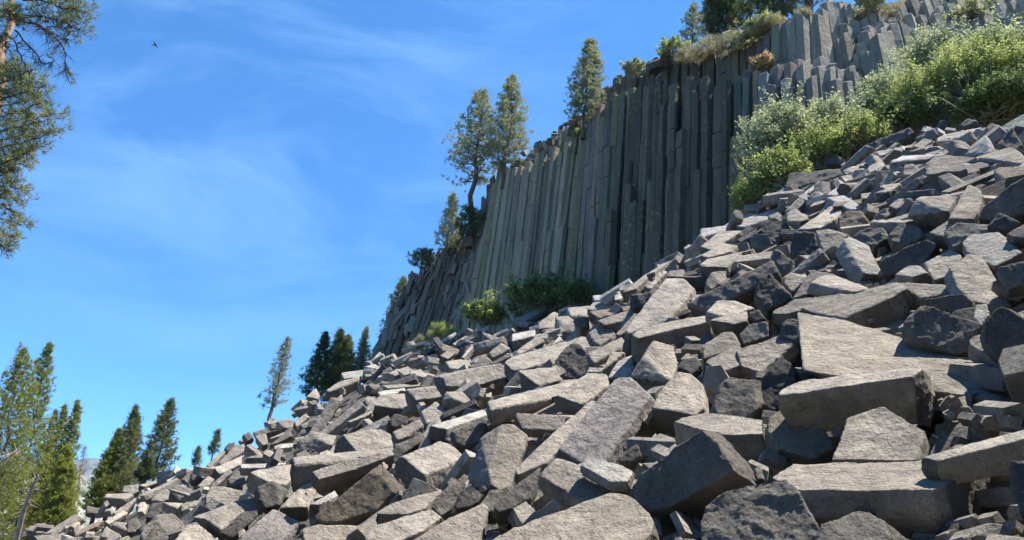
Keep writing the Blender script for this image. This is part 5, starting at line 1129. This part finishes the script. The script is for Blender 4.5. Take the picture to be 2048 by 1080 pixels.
def brink(lab, u, v, rx, ry, mt, n, seed, blade=False, back=1.6):
    s = float(np.interp(u, GTu, cum)); B0, T0, uT = at_s(s); p = same_range(T0 - outward(s) * back, u, v)
    shrub(lab, u, v, float(p[1] * cp + p[2] * sp), rx, ry, mt, n, seed, 'shrubs along the cliff brink', .06, 3, blade=blade, clump=.22)
brink('green shrub on the outer shoulder of the upper brink', 1268,134, 24,18, L_GREY, 2600, 740, False, .6)
brink('yellow-green shrub topping the upper brink', 1345,96, 36,11, L_BRIGHT, 3500, 741, False, 1.2)
brink('straw-coloured brush on the upper brink', 1408,96, 40,11, L_DRY, 6000, 742, True)
brink('dry tan brush below the straw-coloured one', 1375,108, 26,9, L_DRY, 3500, 743, True)
brink('pale dry brush above the brink pile', 1535,52, 42,10, L_DRY, 6000, 744, True)
brink('yellow-green brush beside the stepped columns', 1520,48, 30,14, L_BRIGHT, 3500, 745)
brink('straw tuft against the highest columns', 1604,32, 18,12, L_DRY, 2500, 746, True)
brink('rust-tinted shrub growing from the ledge', 1525,126, 26,16, L_RUST, 3500, 747, False, .3)
brink('green moss shrub in the step of the brink', 1160,266, 14,10, L_BRIGHT, 1800, 748, False, .2)
brink('grey-green shrub on the skyline over the highest columns', 1730,8, 46,16, L_GREY, 5000, 749, False, 3.2)
brink('dry grass patch on the ledge over the blocky columns', 1765,22, 40,8, L_DRY, 3000, 750, True, 2.6)
brink('sparse grey-green shrub among the top ledges', 1940,22, 50,18, L_GREY, 3000, 751, False, 1.0)
brink('low straw scrub round the brink pile', 1462,84, 50,9, L_DRY, 3500, 752, True)
brink('olive scrub under the light pine', 1500,72, 34,9, L_GREY, 2500, 753, False)
# splintered red-brown wood on the upper pile
mb = MB(); rd = random.Random(9)
for i in range(46):
    u0, v0 = 1683 + rd.random() * 78, 436 + rd.gauss(0, 6) + rd.random() * 14; a = P(u0, v0, 16.0); L0 = rd.uniform(.08, .3)
    mb.tube(np.array([a, a + np.array([rd.uniform(-1, 1), rd.uniform(-.3, .3), rd.uniform(-.5, .5)]) * L0]), [rd.uniform(.01, .03), .006], 4)
tag(mb.build('splintered_wood', bark_mat('red_rotten_wood', (.22, .09, .05), (.42, .22, .13)), None, False, loc=P(1720, 445, 16)), 'splintered reddish-brown rotten wood lying on the crumbling boulder', 'dead wood')

# ---------------------------------------------------------------- far things
m, t, b = nmat('granite_mountain'); tcn = t.nodes.new('ShaderNodeTexCoord').outputs['Object']
t.links.new(mixc(t, ramp(t, noise(t, tcn, .012, 8, .7), .42, .58), (.05, .075, .075, 1), (.13, .135, .145, 1)), b.inputs['Base Color']); M_MT = m
m, t, b = nmat('pale_cliff_slope'); tcn = t.nodes.new('ShaderNodeTexCoord').outputs['Object']
t.links.new(mixc(t, ramp(t, noise(t, tcn, .05, 8, .75), .45, .55), (.05, .07, .045, 1), (.24, .23, .215, 1)), b.inputs['Base Color']); M_SL = m
def ridge(name, prof, d, mat, lab, seed):
    rg = np.random.default_rng(seed); us = np.linspace(prof[0][0], prof[-1][0], 90); V = []; ny = 14
    for u in us:
        vt = np.interp(u, [p[0] for p in prof], [p[1] for p in prof]) + rg.normal(0, .8)
        top = P(u, vt, d); g = top.copy(); 
        for j in range(ny):
            f = j / (ny - 1); p = top * (1 - f * .45); p[2] = top[2] * (1 - f) + (-4) * f
            V.append(p + rg.normal(0, d * .004, 3) * (0 < j < ny - 1) * np.array([1, 1, .8]))
    Fq = [[i * ny + j, (i + 1) * ny + j, (i + 1) * ny + j + 1, i * ny + j + 1] for i in range(len(us) - 1) for j in range(ny - 1)]
    tag(mesh_obj(name, V, Fq, mat, None, True), None, None, None, 'structure')
ridge('mountains', [(-500,960),(-200,930),(60,925),(150,920),(185,916),(230,920),(330,935),(420,980),(520,1060)], 3200, M_MT, '', 4)
ridge('terrain', [(-400,1000),(60,930),(150,940),(175,958),(200,985),(235,1010),(300,1040)], 1200, M_SL, '', 5)
# a bird
B0 = P(310, 90, 60); root = empty('bird', Vector(B0)); tag(root, 'small dark bird flying in the open sky', 'bird')
M_BIRD, t, b = nmat('dark_plumage'); b.inputs['Base Color'].default_value = (.03, .028, .025, 1)
bm = bmesh.new(); bmesh.ops.create_uvsphere(bm, u_segments=10, v_segments=8, radius=1)
for v_ in bm.verts: v_.co = Vector((v_.co.x * .16, v_.co.y * .045, v_.co.z * .045))
me = bpy.data.meshes.new('body'); bm.to_mesh(me); bm.free(); me.materials.append(M_BIRD); o = bpy.data.objects.new('body', me); COL.objects.link(o); o.parent = root; o.rotation_euler = (0, R(-20), 0)
for s_ in (-1, 1):
    Vw = np.array([(-.04, 0, 0), (.08, 0, 0), (.05, s_ * .18, .08), (-.03, s_ * .2, .08), (.0, s_ * .36, .05), (-.05, s_ * .34, .05)]); Vw = np.concatenate([Vw, Vw + [0, 0, .012]])
    Fw = [[0, 1, 2, 3], [3, 2, 4, 5], [6, 9, 8, 7], [9, 11, 10, 8], [0, 6, 7, 1], [1, 7, 8, 2], [2, 8, 10, 4], [4, 10, 11, 5], [5, 11, 9, 3], [3, 9, 6, 0]]
    mesh_obj('wing', Vw, Fw, M_BIRD, root)
Vt = np.array([(.13, -.02, 0), (.13, .02, 0), (.25, .05, .0), (.25, -.05, 0)]); Vt = np.concatenate([Vt, Vt + [0, 0, .01]])
mesh_obj('tail', Vt * [-1, 1, 1], [[0, 1, 2, 3], [7, 6, 5, 4], [0, 4, 5, 1], [1, 5, 6, 2], [2, 6, 7, 3], [3, 7, 4, 0]], M_BIRD, root)

# the air between here and the mountains
m = bpy.data.materials.new('air'); m.use_nodes = True; t = m.node_tree; t.nodes.remove(t.nodes['Principled BSDF'])
pv = t.nodes.new('ShaderNodeVolumePrincipled'); pv.inputs['Color'].default_value = (.55, .78, 1.0, 1); pv.inputs['Density'].default_value = 0.00004; pv.inputs['Anisotropy'].default_value = .2
t.links.new(pv.outputs[0], t.nodes['Material Output'].inputs['Volume'])
x0, x1, y0, y1, z0, z1 = -5200., 3200., -60., 5200., -5., 720.
hv = [(x, y, z) for z in (z0, z1) for y in (y0, y1) for x in (x0, x1)]
tag(mesh_obj('haze', hv, [[0, 2, 3, 1], [4, 5, 7, 6], [0, 1, 5, 4], [2, 6, 7, 3], [0, 4, 6, 2], [1, 3, 7, 5]], m), None, None, None, 'stuff')
